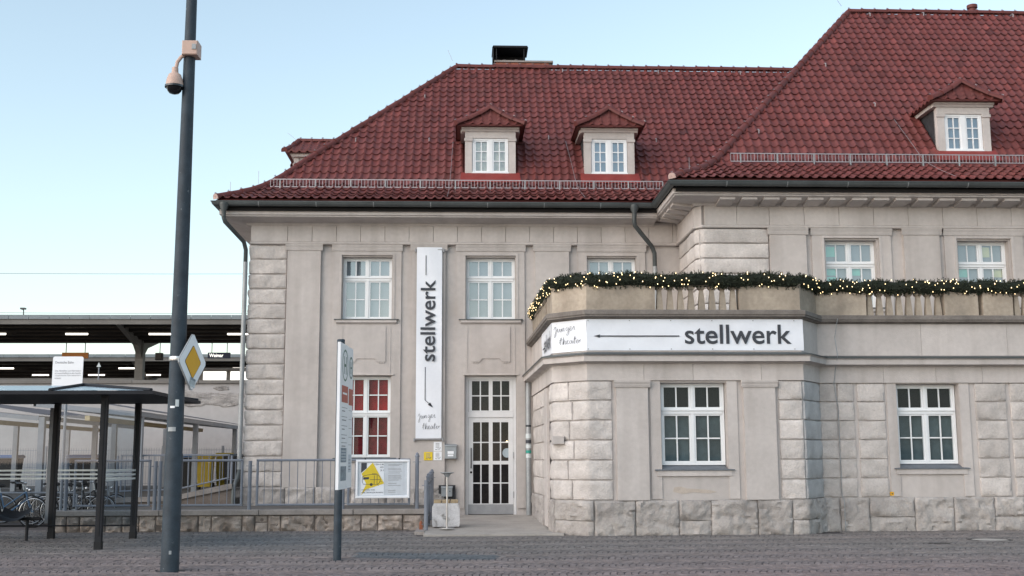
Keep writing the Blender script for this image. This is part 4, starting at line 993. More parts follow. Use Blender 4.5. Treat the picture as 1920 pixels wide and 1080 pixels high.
def handwriting(mb, fn, sc=1.0, wd=.012): strokes(mb, [[(a*sc, b*sc) for a, b in smoothline(l, 4)] if len(l) > 2 else [(a*sc, b*sc) for a, b in l] for l in JT], wd, fn)

vb = thing('vertical_banner', 'tall white vertical banner reading stellwerk hanging beside the upper window', 'banner', (-.89, YA-.2, 2.03))
bx0, bx1 = -1.21, -.555; by = YA-.19; bz0, bz1 = 2.06, 6.99
c = MB(); n = 40; m_ = 8; v = []
for j in range(n+1):
    for i in range(m_+1):
        u, t = i/m_, j/n; v.append((bx0+(bx1-bx0)*u, by+.012*math.sin(u*5+t*9)+.006*math.sin(t*31+u*3), bz0+(bz1-bz0)*t))
k0 = len(v); v += [(p[0], p[1]+.004, p[2]) for p in v]
f = [(j*(m_+1)+i, j*(m_+1)+i+1, (j+1)*(m_+1)+i+1, (j+1)*(m_+1)+i) for j in range(n) for i in range(m_)]; f += [tuple(k0+q for q in a[::-1]) for a in f]
c.add(v, f); part('cloth', c, M['banner'], vb, True)
for z in (bz0-.02, bz1-.06): s = MB(); s.tube([(bx0-.05, by+.03, z), (bx1+.05, by+.03, z)], .022, 8); s.box(bx0-.05, bx0-.02, by+.0, YA-.08, z-.06, z+.03); s.box(bx1+.02, bx1+.05, by, YA-.08, z-.06, z+.03); part('banner_pole', s, M['kick'], vb)
vy = by-.024
xr = ax(816.5, vy, 600); zl, zh = az(677.5, vy, 800), az(525, vy, 800); xm = ax(798, vy, 600)
t = text_mb('stellwerk', zh-zl, .385, .012); lay(t, lambda x, z: (xr-z, vy, zl+x)); part('lettering', t, M['ink'], vb)
s = MB(); s.box(xm-.009, xm+.009, vy-.001, vy+.001, az(516, vy), az(479, vy)); part('rule', s, M['ink'], vb)
za, zc, zd = az(688, vy), az(750, vy), az(765, vy); s = MB(); strokes(s, [[(xm, za), (xm, zc), (xm+.15, zc-.13)]], .018, lambda u, z: (u, vy, z)); s.add([(xm+.13, vy, zc-.06), (xm+.07, vy, zc-.12), (xm+.205, vy, zc-.19)], [(0, 1, 2)]); part('arrow', s, M['ink'], vb)
s = MB(); handwriting(s, lambda u, z: (-1.15+u*.93, vy, 2.23+z*.62), 1.0, .0075); part('handwriting', s, M['ink'], vb)

hb = thing('wrap_banner', 'long white banner reading stellwerk wrapped round the balcony bay', 'banner', (4.2, YF-.1, 3.75))
ofs = .052
def bp(i, u): a, d = along(i, u); nn = Vector((d.y, -d.x)); return a+nn*ofs
t2 = math.tan(.5*math.acos(max(-1, min(1, (Vector(BX[2])-Vector(BX[1])).normalized().dot(Vector((1, 0)))))))*ofs
def cloth(i, u0, u1, z0, z1, name='panel', nu=24):
    mb = MB(); v = []; nv = 6
    for j in range(nv+1):
        for k in range(nu+1):
            u = u0+(u1-u0)*k/nu; t = j/nv; p, d = along(i, u); nn = Vector((d.y, -d.x)); e = sm(0, .15, min(t, 1-t)*1.0+.02)
            w_ = ofs+.006*e*(math.sin(u*3.1+t*4.5)+.6*math.sin(u*7.7-t*6)); v.append((p.x+nn.x*w_, p.y+nn.y*w_, z0+(z1-z0)*t))
    k0 = len(v); n1 = nu+1
    f = [(j*n1+k, j*n1+k+1, (j+1)*n1+k+1, (j+1)*n1+k) for j in range(nv) for k in range(nu)]
    mb.add(v, f); return part(name, mb, M['banner'], hb, True)
zb0, zb1 = 3.74, 4.39
cloth(2, -.02, uf(1503), zb0, zb1, nu=60); cloth(1, -.02, L1+.02, zb0, zb1, nu=8); cloth(0, L0-2.3, L0+.02, zb0, zb1, nu=20)
fy = YF-.068
x0, x1 = ax(1284, YF-.07, 630), ax(1484, YF-.07, 630); zt0, zt1 = az(645, YF-.07, 1380), az(608.5, YF-.07, 1380)
t = text_mb('stellwerk', x1-x0, zt1-zt0, .012); lay(t, lambda x, z: (x0+x, fy, zt0+z)); part('lettering', t, M['ink'], hb)
xa, xb, zz_ = ax(1113, YF-.07, 630), ax(1274, YF-.07, 630), az(630, YF-.07, 1200)
s = MB(); s.quad((xa+.1, fy, zz_-.012), (xb, fy, zz_-.012), (xb, fy, zz_+.012), (xa+.1, fy, zz_+.012)); s.add([(xa, fy, zz_), (xa+.14, fy, zz_-.034), (xa+.12, fy, zz_), (xa+.14, fy, zz_+.034)], [(0, 1, 2, 3)]); part('arrow', s, M['ink'], hb)
d1 = (Vector(BX[2])-Vector(BX[1])).normalized(); n1_ = Vector((d1.y, -d1.x)); q0 = Vector(BX[1])+n1_*(ofs+.018)
s = MB(); handwriting(s, lambda u, z: (q0.x+d1.x*(.05+u*1.25), q0.y+d1.y*(.05+u*1.25), 3.84+z*.62), 1.0, .0075); part('handwriting', s, M['ink'], hb)
d0 = (Vector(BX[1])-Vector(BX[0])).normalized(); n0_ = Vector((d0.y, -d0.x)); q1 = Vector(BX[1])-d0*1.75+n0_*(ofs+.018)
t = text_mb('stellwerk', 1.45, .38, .012); lay(t, lambda x, z: (q1.x+d0.x*(x+.2), q1.y+d0.y*(x+.2), 3.87+z)); part('lettering', t, M['ink'], hb)
s = MB(); s.box(q1.x-.004, q1.x+.004, q1.y-.35, q1.y+.1, 3.98, 4.0); part('arrow', s, M['ink'], hb)
x = .0
while x < uf(1503):
    for z in (zb0+.03, zb1-.03):
        p = bp(2, x); s = MB(); s.lathe([(.012, 0), (.012, .004)], (0, 0, 0), 8).xf(Matrix.Translation((p.x+.01, YF-.061, z)) @ Matrix.Rotation(PI/2, 4, 'X')); part('eyelet', s, M['kick'], hb)
    x += .86

# ------------------------------------------------------------------ garland with fairy lights
gl_ = thing('fir_garland', 'thick dark green fir garland with fairy lights draped along the balcony', 'garland', (4.2, YF, 4.95))
gp = []
for i in range(5):
    a, b = Vector(BX[i]), Vector(BX[i+1]); n = max(2, int((b-a).length/.12))
    if i == 4: b = Vector((15.0, YR))
    for k in range(n): gp.append(a+(b-a)*k/n)
gp = [Vector((p.x, p.y, 5.21+.025*math.sin(i*.55)+.02*math.sin(i*1.7))) for i, p in enumerate(gp)]
gp = [p for i, p in enumerate(gp) if i > 3]
gp = [sum((gp[min(max(i+k, 0), len(gp)-1)] for k in (-2, -1, 0, 1, 2)), Vector())/5 + Vector((0, -.02, 0)) for i in range(len(gp))]
s = MB(); s.tube(gp, .13, 8); part('core', s, M['fircore'], gl_, True)
GP = np.array([tuple(p) for p in gp]); seg = np.linalg.norm(np.diff(GP, axis=0), axis=1); cum = np.concatenate([[0], np.cumsum(seg)]); TOT = cum[-1]
rg = np.random.default_rng(5)
def gpos(d):
    i = np.clip(np.searchsorted(cum, d, side='right')-1, 0, len(seg)-1); t = (d-cum[i])/seg[i]; p = GP[i]+(GP[i+1]-GP[i])*t[:, None]; tg = (GP[i+1]-GP[i])/seg[i][:, None]; return p, tg
def blades(n):
    # twigs: each a point on the garland from which needles fan out
    nt = n//26; d = rg.uniform(0, TOT, nt); p, tg = gpos(d); an = rg.uniform(0, 2*PI, nt)
    sd = np.stack([tg[:, 1], -tg[:, 0], np.zeros(nt)], 1); up = np.array([0, 0, 1.0])
    rad = sd*np.cos(an)[:, None]+up*np.sin(an)[:, None]
    tw = rad*rg.uniform(.6, 1.1, nt)[:, None]+tg*rg.uniform(-.9, .9, nt)[:, None]; tw /= np.linalg.norm(tw, axis=1)[:, None]
    base = p+rad*.09; ln = rg.uniform(.05, .125, nt)
    k = 26; B_ = np.repeat(base, k, 0); T_ = np.repeat(tw, k, 0); Ln = np.repeat(ln, k)
    t = rg.uniform(.1, 1, nt*k); rt = B_+T_*(Ln*t)[:, None]
    rv = rg.normal(0, 1, (nt*k, 3)); rv -= T_*np.sum(rv*T_, 1)[:, None]; rv /= np.linalg.norm(rv, axis=1)[:, None]
    dr = T_*.65+rv*.75; tip = rt+dr*rg.uniform(.022, .042, nt*k)[:, None]
    wv = np.cross(dr, rg.normal(0, 1, (nt*k, 3))); wv /= np.linalg.norm(wv, axis=1)[:, None]; wv *= .005
    V = np.stack([rt-wv, rt+wv, tip], 1).reshape(-1, 3); return V, np.arange(len(V)).reshape(-1, 3)
V, F = blades(150000)
me = bpy.data.meshes.new('needles'); me.from_pydata((V-ORG[gl_]).tolist(), [], F.tolist()); me.materials.append(M['fir']); me.update()
o = bpy.data.objects.new('needles', me); link(o, gl_, (0, 0, 0)); o['kind'] = 'stuff'
bm_ = MB(); bm_.lathe([(.002, -.013), (.007, -.006), (.0085, 0), (.007, .006), (.002, .013)], (0, 0, 0), 6); bme = mesh_of(bm_, 'bulb', M['bulb'])
d = rg.uniform(0, TOT, 290); p, tg = gpos(d); an = rg.uniform(-1.15, 1.0, 290)
for i in range(290):
    sd_ = np.array([tg[i, 1], -tg[i, 0], 0]); q = p[i]+(sd_*math.cos(an[i])+np.array([0, 0, 1])*math.sin(an[i]))*rg.uniform(.165, .195)
    o = bpy.data.objects.new('bulb', bme); link(o, gl_, q-ORG[gl_])

# ------------------------------------------------------------------ retaining wall and railings
YW = 25.68
rw = thing('retaining_wall', 'low old limestone wall with concrete coping below the railing', 'wall', (-4.9, YW, 0))
s = MB(); s.box(-8.93, -.86, YW+.06, 26.0, -.02, .34); part('core', s, M['mortar'], rw)
x = -8.95; k = 0
while x < -.86:
    l = random.choice((.28, .36, .46, .55, .66, .74)); x1 = min(x+l, -.84)
    if -.84-x1 < .25: x1 = -.84
    if random.random() < .22:
        h = random.uniform(.14, .2)
        part('wall_stone', rock([(x, YW+.06), (x1, YW+.06)], -.03, h, .045, .07, 600+k, .04, .035, .012), M['wallstone'], rw, True); part('wall_stone', rock([(x, YW+.06), (x1, YW+.06)], h, .345, .045, .07, 640+k, .04, .035, .012), M['wallstone'], rw, True)
    else: part('wall_stone', rock([(x, YW+.06), (x1, YW+.06)], -.03, .345, .045, .08, 600+k, .04, .035, .012), M['wallstone'], rw, True)
    x = x1; k += 1
for a, b in ((-9.0, -6.6), (-6.6, -4.45), (-4.45, -2.4), (-2.4, -.80)):
    s = MB(); s.bev(a+.006, b-.006, YW-.03, 26.12, .346, .46, .012); part('coping_slab', s, M['coping'], rw)

def rail_panel(par, x0, x1, y, z0, z1, zl=None, step=.166, r=.028):
    zl = z0 if zl is None else zl
    s = MB(); s.tube([(x0, y, z1), (x1, y, z1)], r, 8); part('top_rail', s, M['rail'], par, True)
    s = MB(); s.tube([(x0, y, z0), (x1, y, zl)], r*.9, 8); part('bottom_rail', s, M['rail'], par, True)
    for x, zz_ in ((x0+.025, z0), (x1-.025, zl)): s = MB(); s.tube([(x, y, zz_-.02), (x, y, z1+.02)], r, 8); part('stile', s, M['rail'], par, True)
    n = int((x1-x0)/step)
    for i in range(1, n):
        x = x0+(x1-x0)*i/n; b = z0+(zl-z0)*i/n; s = MB(); s.tube([(x, y, b+.02), (x, y, z1-.02)], .009, 6); part('bar', s, M['rail'], par)
def rail_post(par, x, y, z0, z1, r=.038, ball=True):
    pr_ = [(r, 0), (r, z1-z0-.05)]
    if ball: pr_ += [(r*1.25, z1-z0-.05), (r*1.25, z1-z0-.02), (r*.8, z1-z0), (r*.9, z1-z0+.02), (r*.3, z1-z0+.05)]
    s = MB(); s.lathe(pr_, (x, y, z0), 12); part('post', s, M['rail'], par, True)
    for z in (z0+.12, z1-.16): s = MB(); s.tube([(x-.09, y, z), (x+.09, y, z)], .008, 5); part('bracket', s, M['rail'], par)
YRL = 25.86
fr = thing('railing', 'long blue-grey steel railing standing on the low stone wall', 'railing', (-4.8, YRL, .46))
for a, b in ((-8.52, -6.86), (-6.55, -4.85), (-4.56, -2.75), (-2.56, -1.17)): rail_panel(fr, a, b, YRL, .56, 1.53)
for x, zt_, ball in ((-8.68, 1.62, True), (-6.76, 1.57, False), (-6.66, 1.57, False), (-4.70, 1.57, False), (-2.655, 1.57, False), (-1.02, 1.64, True)): rail_post(fr, x, YRL, .46, zt_, .042, ball)
sr_ = thing('step_railing', 'short blue-grey railing running back beside the door step', 'railing', (-.78, 27, .06))
for i, y in enumerate((24.75, 26.25, 27.8, 29.2)): rail_post(sr_, -.78, y, .06+i*.02, 1.15+i*.03, .045, i > 0)
s = MB(); s.tube([(-.78, 24.75, 1.02), (-.78, 29.2, 1.08)], .026, 8); part('top_rail', s, M['rail'], sr_); s = MB(); s.tube([(-.78, 24.75, .3), (-.78, 29.2, .32)], .022, 8); part('bottom_rail', s, M['rail'], sr_)
# ramp kerb behind with its own railing
rk = thing('ramp_kerb', 'sloping concrete kerb of the ramp behind the railing', 'kerb', (-7.2, 29.37, .2))
s = MB(); s.prism([(-8.6, .50), (-8.6, .62), (-7.2, .66), (-5.85, .95), (-5.75, .95), (-5.75, .83), (-7.2, .54)], 1, 29.22, 29.52); part('kerb_top', s, M['coping'], rk)
s = MB(); s.prism([(-8.6, .2), (-8.6, .50), (-7.2, .54), (-5.75, .83), (-5.75, .2)], 1, 29.27, 29.48); part('ramp_wall', s, M['mortar'], rk)
ra = thing('ramp_railing', 'blue-grey railing on the sloping ramp kerb behind', 'railing', (-7.2, 29.37, .6))
rail_panel(ra, -8.55, -7.15, 29.37, .78, 1.66, .82, .13, .022); rail_panel(ra, -7.05, -5.85, 29.37, .84, 1.66, 1.1, .16, .022)
for x, z in ((-8.62, .6), (-7.1, .64), (-5.8, .93)): rail_post(ra, x, 29.37, z, 1.70, .03, False)

# ------------------------------------------------------------------ things by the door
pc = thing('poster_case', 'white framed notice case with yellow caravan poster fixed to the railing', 'notice case', (-1.78, 25.7, .69))
px0, px1, pz0, pz1, py = ax(667, 25.68, 900), ax(768, 25.68, 900), az(934, 25.68, 715), az(862, 25.68, 715), 25.70
s = MB(); s.box(px0, px1, py, py+.05, pz0, pz1); part('back_board', s, M['paper'], pc)
s = MB(); fw = .05
s.bev(px0-.002, px1+.002, py-.035, py+.052, pz1-fw, pz1+.002, .01); s.bev(px0-.002, px1+.002, py-.035, py+.052, pz0-.002, pz0+fw, .01); s.bev(px0-.002, px0+fw, py-.034, py+.051, pz0+fw, pz1-fw, .01); s.bev(px1-fw, px1+.002, py-.034, py+.051, pz0+fw, pz1-fw, .01); part('frame', s, M['signedge'], pc)
for q in (.17, .80): s = MB(); s.tube([(px0+(px1-px0)*q, py+.02, pz1+.0), (px0+(px1-px0)*q, py+.02, pz1+.035)], .018, 8); part('clamp', s, M['pole_dark'], pc)
PW, PH = px1-px0, pz1-pz0
pf = lambda x, y: (px0+(x-80)/1290*PW, pz1-(y-60)/935*PH)          # photo-zoom coordinates on the poster
yp1 = py-.006
def sheet(poly, m, y, name): s = MB(); s.prism([pf(*p) for p in poly], 1, y-.001, y+.001); return part(name, s, m, pc)
sheet([(200, 130), (755, 130), (755, 925), (200, 925)], M['signedge'], yp1, 'poster')
sheet([(205, 135), (340, 135), (340, 265), (205, 380)], M['ink'], yp1-.003, 'black_shape')
sheet([(485, 130), (760, 640), (330, 780), (205, 925), (330, 650), (215, 400)], M['yellow'], yp1-.0045, 'yellow_shape')
s = MB(); fn = lambda x, y: (pf(x, y)[0], yp1-.0065, pf(x, y)[1])
strokes(s, [[(235, 480), (300, 440), (470, 415), (600, 425), (660, 480), (670, 560), (640, 630), (600, 660), (260, 655), (235, 600), (235, 480)], [(525, 440), (520, 655)], [(590, 430), (590, 655)], [(420, 545), (660, 545)], [(470, 402), (585, 402)], [(600, 655), (625, 690)], [(665, 597), (710, 597)]], 11, fn)
s.v = [p for p in s.v]; part('caravan_outline', s, M['ink'], pc)
sheet([(258, 488), (395, 482), (395, 535), (258, 545)], M['ink'], yp1-.007, 'caravan_window')
s = MB(); c = pf(452, 662); s.lathe([(.032, 0), (.032, .002)], (0, 0, 0), 16).xf(Matrix.Translation((c[0], yp1-.007, c[1])) @ Matrix.Rotation(PI/2, 4, 'X')); part('caravan_wheel', s, M['ink'], pc)
for body, xa, xb, ya, yb in (('13+14', 530, 740, 155, 195), ('03', 662, 738, 225, 265), ('21', 662, 738, 298, 338), ('WERDEN WIR', 215, 540, 782, 808), ('WELTBÜRGER:INNEN?', 215, 740, 838, 870)):
    a_, b_ = pf(xa, yb), pf(xb, ya); t = text_mb(body, b_[0]-a_[0], b_[1]-a_[1], .004); lay(t, lambda x, z: (a_[0]+x, yp1-.008, a_[1]+z)); part('lettering', t, M['ink'], pc)
sheet([(830, 130), (1215, 130), (1215, 905), (830, 905)], M['paper'], yp1, 'notice_sheet')
for k, y in enumerate((180, 208, 270, 300, 340, 385, 440, 465, 500, 530, 560, 640, 690, 810, 852)):
    sheet([(855, y-5), (855+(330, 260, 300, 310, 330, 280, 300, 320, 310, 330, 250, 200, 300, 180, 185)[k], y-5), (855+(330, 260, 300, 310, 330, 280, 300, 320, 310, 330, 250, 200, 300, 180, 185)[k], y+4), (855, y+4)], M['ink_soft'], yp1-.003, 'print_line')
s = MB(); s.quad((px0+fw, py-.02, pz0+fw), (px1-fw, py-.02, pz0+fw), (px1-fw, py-.02, pz1-fw), (px0+fw, py-.02, pz1-fw)); part('glass', s, glass('case_glass', (.97, .98, .99), .03), pc)

def plaque(x0, x1, y0, y1, m, label):
    Y = YA-.115; a, b, c_, d_ = ax(x0, Y, 845), ax(x1, Y, 845), az(y1, Y, 815), az(y0, Y, 815)
    s = MB(); s.box(a, b, Y, Y+.012, c_, d_); o = thing('wall_plaque', label, 'plaque', ((a+b)/2, Y, c_), 0, 'small plaques by the door'); part('plate', s, m, o)
    for k in range(4): s = MB(); s.box(a+.05, b-.06, Y-.003, Y-.001, d_-.035-k*.032-.013, d_-.035-k*.032); part('print_line', s, M['ink_soft'], o)
    s = MB(); strokes(s, [[(b-.10, c_+.07), (b-.075, c_+.03), (b-.03, c_+.085)], [(a+.04, c_+.04), (b-.11, c_+.035)]], .011, lambda u, z: (u, Y-.002, z)); part('logo_tick', s, M['ink'], o)
plaque(813, 828.3, 828.5, 845.5, M['signedge'], 'upper white square plaque on the wall below the vertical banner')
plaque(795, 811, 847.5, 863, M['yellow'], 'small yellow square plaque on the wall near the door')
plaque(813, 828.3, 846.5, 863, M['signedge'], 'lower white square plaque beside the yellow plaque')
lb = thing('letter_box', 'grey metal letter box on the wall left of the door', 'letter box', (-.31, YA-.1, 1.55))
a, b, c_, d_ = ax(834, YA-.15, 845), ax(856, YA-.15, 845), az(860, YA-.15), az(832, YA-.15)
s = MB(); s.bev(a, b, YA-.17, YA-.0, c_, d_-.05, .008); part('body', s, M['letterbox'], lb)
s = MB(); s.prism([(YA-.19, d_-.06), (YA-.185, d_-.035), (YA, d_), (YA, d_-.049), (YA-.17, d_-.049)], 0, a-.008, b+.008); part('flap', s, M['letterbox'], lb)
s = MB(); s.box(a+.07, b-.07, YA-.174, YA-.171, c_+.12, c_+.19); part('name_label', s, M['signedge'], lb); s = MB(); s.box(a+.075, b-.08, YA-.174, YA-.171, c_+.06, c_+.105); part('name_label', s, M['signedge'], lb)
lb2 = thing('parcel_box', 'small pale grey box fixed low on the wall behind the ashtray', 'box', (-.41, YA-.1, .75))
a, b, c_, d_ = ax(827.5, YA-.15, 920), ax(848, YA-.15, 920), az(931, YA-.15), az(911, YA-.15)
s = MB(); s.bev(a, b, YA-.2, YA-.13, c_, d_-.05, .008); part('body', s, M['letterbox'], lb2); s = MB(); s.prism([(YA-.215, d_-.055), (YA-.21, d_-.03), (YA-.13, d_), (YA-.13, d_-.049), (YA-.2, d_-.049)], 0, a-.008, b+.008); part('lid', s, M['letterbox'], lb2)
s = MB(); s.box(a-.07, b+.08, YA-.128, YA-.10, c_-.12, d_+.02); part('back_plate', s, M['slate'], lb2); s = MB(); s.lathe([(.012, 0), (.012, .01)], (0, 0, 0), 8).xf(Matrix.Translation((b-.06, YA-.2, (c_+d_)/2)) @ Matrix.Rotation(PI/2, 4, 'X')); part('lock', s, M['pole_dark'], lb2)
pl = thing('concrete_planter', 'blotchy white concrete block with wooden slats beside the door', 'planter', (-.37, 25.6, .09))
s = MB(); pr = [(-.285, 0), (-.30, .06), (-.30, .42), (-.26, .50), (.26, .50), (.30, .42), (.30, .06), (.285, 0)]
s.prism([(-.37+x, .09+z) for x, z in pr], 1, 25.35, 25.95); part('block', s, M['planter'], pl)
for x0, x1 in ((-.63, -.47), (-.45, -.29), (-.27, -.11)): s = MB(); s.bev(x0, x1, 25.36, 25.94, .591, .655, .008); part('slat', s, M['wood'], pl)
st = thing('ashtray_stand', 'slim steel ashtray stand in front of the concrete planter', 'ashtray', (-.34, 24.85, .08))
s = MB(); s.tube([(-.34, 24.85, .10), (-.34, 24.85, 1.20)], .020, 10); part('column', s, M['steel'], st, True)
s = MB(); s.lathe([(.04, 0), (.075, .06), (.15, .09), (.15, .10), (.03, .095)], (-.34, 24.85, 1.16), 20); part('tray', s, M['letterbox'], st)
s = MB(); s.lathe([(.17, 0), (.17, .008), (.03, .02)], (-.34, 24.85, .085), 20); part('foot', s, M['steel'], st)
s = MB(); s.box(-.93, -.86, 24.95, 25.07, .0, .17); s.lathe([(.035, 0), (.035, .03), (.02, .05), (.02, .07)], (-.895, 25.01, .17), 10); tag(part('clay_bottle', s, M['clay'], None), 'small reddish clay bottle at the end of the stone wall', 'bottle')
mh = thing('manhole_cover', 'round cast iron manhole cover in the cobbles near the right wall', 'manhole cover', (9.89, 21.6, 0))
s = MB(); s.lathe([(.40, -.02), (.40, .006), (.33, .006), (.33, -.01)], (9.89, 21.6, 0), 36); part('ring', s, M['iron'], mh); s = MB(); s.lathe([(.325, -.02), (.325, .003)], (9.89, 21.6, 0), 36); part('lid', s, M['concrete'], mh)
s = MB(); s.box(8.45, 8.75, 20.70, 20.90, -.02, .006); tag(part('valve_cover', s, M['iron']), 'small dark iron valve cover in the cobbles left of the manhole', 'valve cover')
ym = thing('gas_marker', 'tiny yellow marker plate on the wall under the right window', 'marker', (9.08, YR-.02, .72)); s = MB(); s.box(9.07, 9.145, YR-.03, YR-.002, .735, .815); part('plate', s, M['signyellow'], ym); s = MB(); s.box(9.095, 9.12, YR-.033, YR-.031, .76, .79); part('print', s, M['ink'], ym)
sl_ = thing('bell_box', 'small stone coloured box on the bay corner', 'box', (2.1, 23.9, 1.85)); s = MB(); p = Vector(BX[1])+(Vector(BX[2])-Vector(BX[1]))*.16; s.box(p.x-.18, p.x+.06, p.y-.20, p.y+.05, 1.84, 2.0); part('housing', s, M['render2'], sl_)

# ------------------------------------------------------------------ lamp post with sign and camera
LX, LY = -4.12, 16.72
lp = thing('lamp_post', 'tall dark blue-grey lamp post standing on the cobbles', 'lamp post', (LX, LY, 0))
s = MB(); s.lathe([(.128, -.03), (.127, .25), (.125, 1.6), (.118, 1.65), (.112, 3.0), (.098, 5.5), (.082, 8.0), (.068, 10.0)], (LX, LY, 0), 28); part('shaft', s, M['pole'], lp, True)
s = MB(); s.tube([(LX, LY, 10.0), (LX, LY, 10.4), (LX+.3, LY, 10.7), (LX+1.3, LY, 10.9)], .05, 10); part('arm', s, M['pole'], lp, True); s = MB(); s.bev(LX+1.2, LX+1.9, LY-.15, LY+.15, 10.82, 10.95, .03); part('lantern', s, M['pole_dark'], lp)
for z, an, w_, h_, m_ in ((2.30, -1.2, .05, .10, 'pale_sticker'), (2.28, -1.75, .07, .03, 'signedge'), (1.95, -1.75, .12, .06, 'letterbox'), (.24, -1.35, .035, .05, 'letterbox')):
    s = MB(); rr = .121 if z > 1 else .1285; n = 6; v = [(LX+rr*math.cos(an+w_/rr*(k/n-.5)), LY+rr*math.sin(an+w_/rr*(k/n-.5)), z+dz) for dz in (0, h_) for k in range(n+1)]
    s.add(v, [(k, k+1, n+2+k, n+1+k) for k in range(n)]); part('sticker', s, M[m_], lp)
ps = thing('priority_sign', 'yellow and white diamond priority road sign on the lamp post', 'traffic sign', (-3.92, 16.7, 2.5))
A_ = Vector((-4.03, 16.38, 0)); Bq = Vector((-3.795, 17.10, 0)); cz = 2.945; hz = .43; dsn = (Bq-A_).normalized(); nrm = Vector((dsn.y, -dsn.x, 0)); C0 = (A_+Bq)/2; hw_ = (Bq-A_).length/2
def diamond(sc, off, th, m, name):
    s = MB(); q = []
    for o_ in (off, off-th):
        for a_ in range(4):
            for e in (-.06, .06):
                u, z = [(-1, 0), (0, -1), (1, 0), (0, 1)][a_]; u2, z2 = (u, z+e) if a_ % 2 == 0 else (u+e, z)
                if a_ == 0: u2, z2 = -1+.06, -e*1.0
                if a_ == 1: u2, z2 = e, -1+.06
                if a_ == 2: u2, z2 = 1-.06, e
                if a_ == 3: u2, z2 = -e, 1-.06
                p = C0+dsn*(u2*hw_*sc)+nrm*o_; q.append((p.x, p.y, cz+z2*hz*sc))
    s.add(q, [tuple(range(8)), tuple(range(8, 16))[::-1]]+[(i, (i+1) % 8, 8+(i+1) % 8, 8+i) for i in range(8)]); return part(name, s, m, ps)
diamond(1.0, .0, .02, M['letterbox'], 'back_plate'); diamond(.97, .006, .004, M['signwhite'], 'white_field'); diamond(.585, .009, .002, M['ink'], 'black_line'); diamond(.555, .012, .002, M['signyellow'], 'yellow_field')
s = MB(); s.lathe([(.123, 0), (.126, .02), (.126, .04), (.123, .06)], (LX, LY, 2.96), 24); part('clamp_band', s, M['steel'], ps, True)
s = MB(); s.box(LX+.10, LX+.165, LY-.02, LY+.02, 2.95, 3.0); part('clamp', s, M['steel'], ps)
for q, m_ in ((-.72, 'paper_grey'), (-.8, 'pale_sticker')):
    p = C0+nrm*.014; s = MB(); s.add([tuple(p+dsn*u+Vector((0, 0, cz+q*hz+z))) for u, z in ((-.08, 0), (.06, -.03), (.08, .06), (-.06, .09))], [(0, 1, 2, 3)]); part('sticker', s, M[m_], ps)
sc = thing('security_camera', 'dome security camera hanging from a box high on the lamp post', 'security camera', (-4.1, LY, 6.9))
s = MB(); s.bev(-4.20, -3.97, LY-.16, LY+.10, 7.52, 7.74, .012); part('junction_box', s, M['camera_sunset'], sc); s = MB(); s.box(-4.05, -3.99, LY-.175, LY-.161, 7.6, 7.68); part('cover', s, M['letterbox'], sc)
s = MB(); s.tube([(-4.17, LY-.08, 7.54), (-4.22, LY-.09, 7.50), (-4.27, LY-.1, 7.42), (-4.29, LY-.1, 7.30)], .028, 8); part('arm', s, M['camera_sunset'], sc, True)
s = MB(); s.lathe([(.045, .30), (.05, .22), (.09, .19), (.115, .12), (.13, .03), (.13, 0)][::-1], (-4.30, LY-.1, 7.03), 20); part('housing', s, M['camera_sunset'], sc, True)
s = MB(); s.lathe([(.02, -.10), (.07, -.085), (.10, -.05), (.115, 0), (.14, .001), (.14, .03)], (-4.30, LY-.1, 7.02), 20); part('dome', s, M['blackglass'], sc, True)

# ------------------------------------------------------------------ bus stop sign
HX, HY = -1.94, 18.23
bs = thing('bus_stop_sign', 'tall white bus stop board with green H on a dark pole', 'bus stop sign', (HX, HY, 0))
s = MB(); s.lathe([(.062, -.03), (.062, 3.42), (.055, 3.43)], (HX, HY, 0), 18); part('pole', s, M['pole'], bs, True)
bd = Vector((.075, 1.0, 0)).normalized(); bn = Vector((bd.y, -bd.x, 0)); bo = Vector((HX+.085, HY, 0))-bd*.56
def bq(u, z, o_=0.0): p = bo+bd*u+bn*o_; return (p.x, p.y, z)
def board(u0, u1, z0, z1, o0, o1, m, name):
    s = MB(); s.add([bq(u0, z0, o1), bq(u1, z0, o1), bq(u1, z1, o1), bq(u0, z1, o1), bq(u0, z0, o0), bq(u1, z0, o0), bq(u1, z1, o0), bq(u0, z1, o0)], [(0, 1, 2, 3), (7, 6, 5, 4), (0, 4, 5, 1), (1, 5, 6, 2), (2, 6, 7, 3), (3, 7, 4, 0)]); return part(name, s, m, bs)
Z0, Z1 = 1.09, 3.33
board(-.015, .70, Z0, Z1, -.02, .02, M['signwhite'], 'board'); board(.715, 1.10, Z0+.01, Z1-.01, -.02, .02, M['signwhite'], 'board'); board(-.05, -.016, Z0, Z1, -.024, .022, M['signedge'], 'edge_profile')
def ring_mb(uc, zc, r0, r1, o_):
    s = MB(); n = 28; v = [bq(uc+r*math.cos(2*PI*k/n), zc+r*math.sin(2*PI*k/n), o_) for r in (r0, r1) for k in range(n)]; s.add(v, [(k, (k+1) % n, n+(k+1) % n, n+k) for k in range(n)]); return s
for uc, r in ((.38, .25), (.91, .18)):
    zc = 3.0; part('ring', ring_mb(uc, zc, r-.03, r, .0225), M['stopgreen'], bs)
    t = text_mb('H', r*.85, r*1.1, .01); lay(t, lambda x, z: bq(uc-r*.425+x, zc-r*.55+z, .0225)); part('lettering', t, M['stopgreen'], bs)
board(.12, .66, 2.42, 2.68, .0205, .022, M['stopred'], 'line_panel'); board(.74, 1.08, 2.40, 2.66, .0205, .022, M['stopred'], 'line_panel')
board(.2, .56, 2.545, 2.575, .0222, .0235, M['signwhite'], 'print_line')
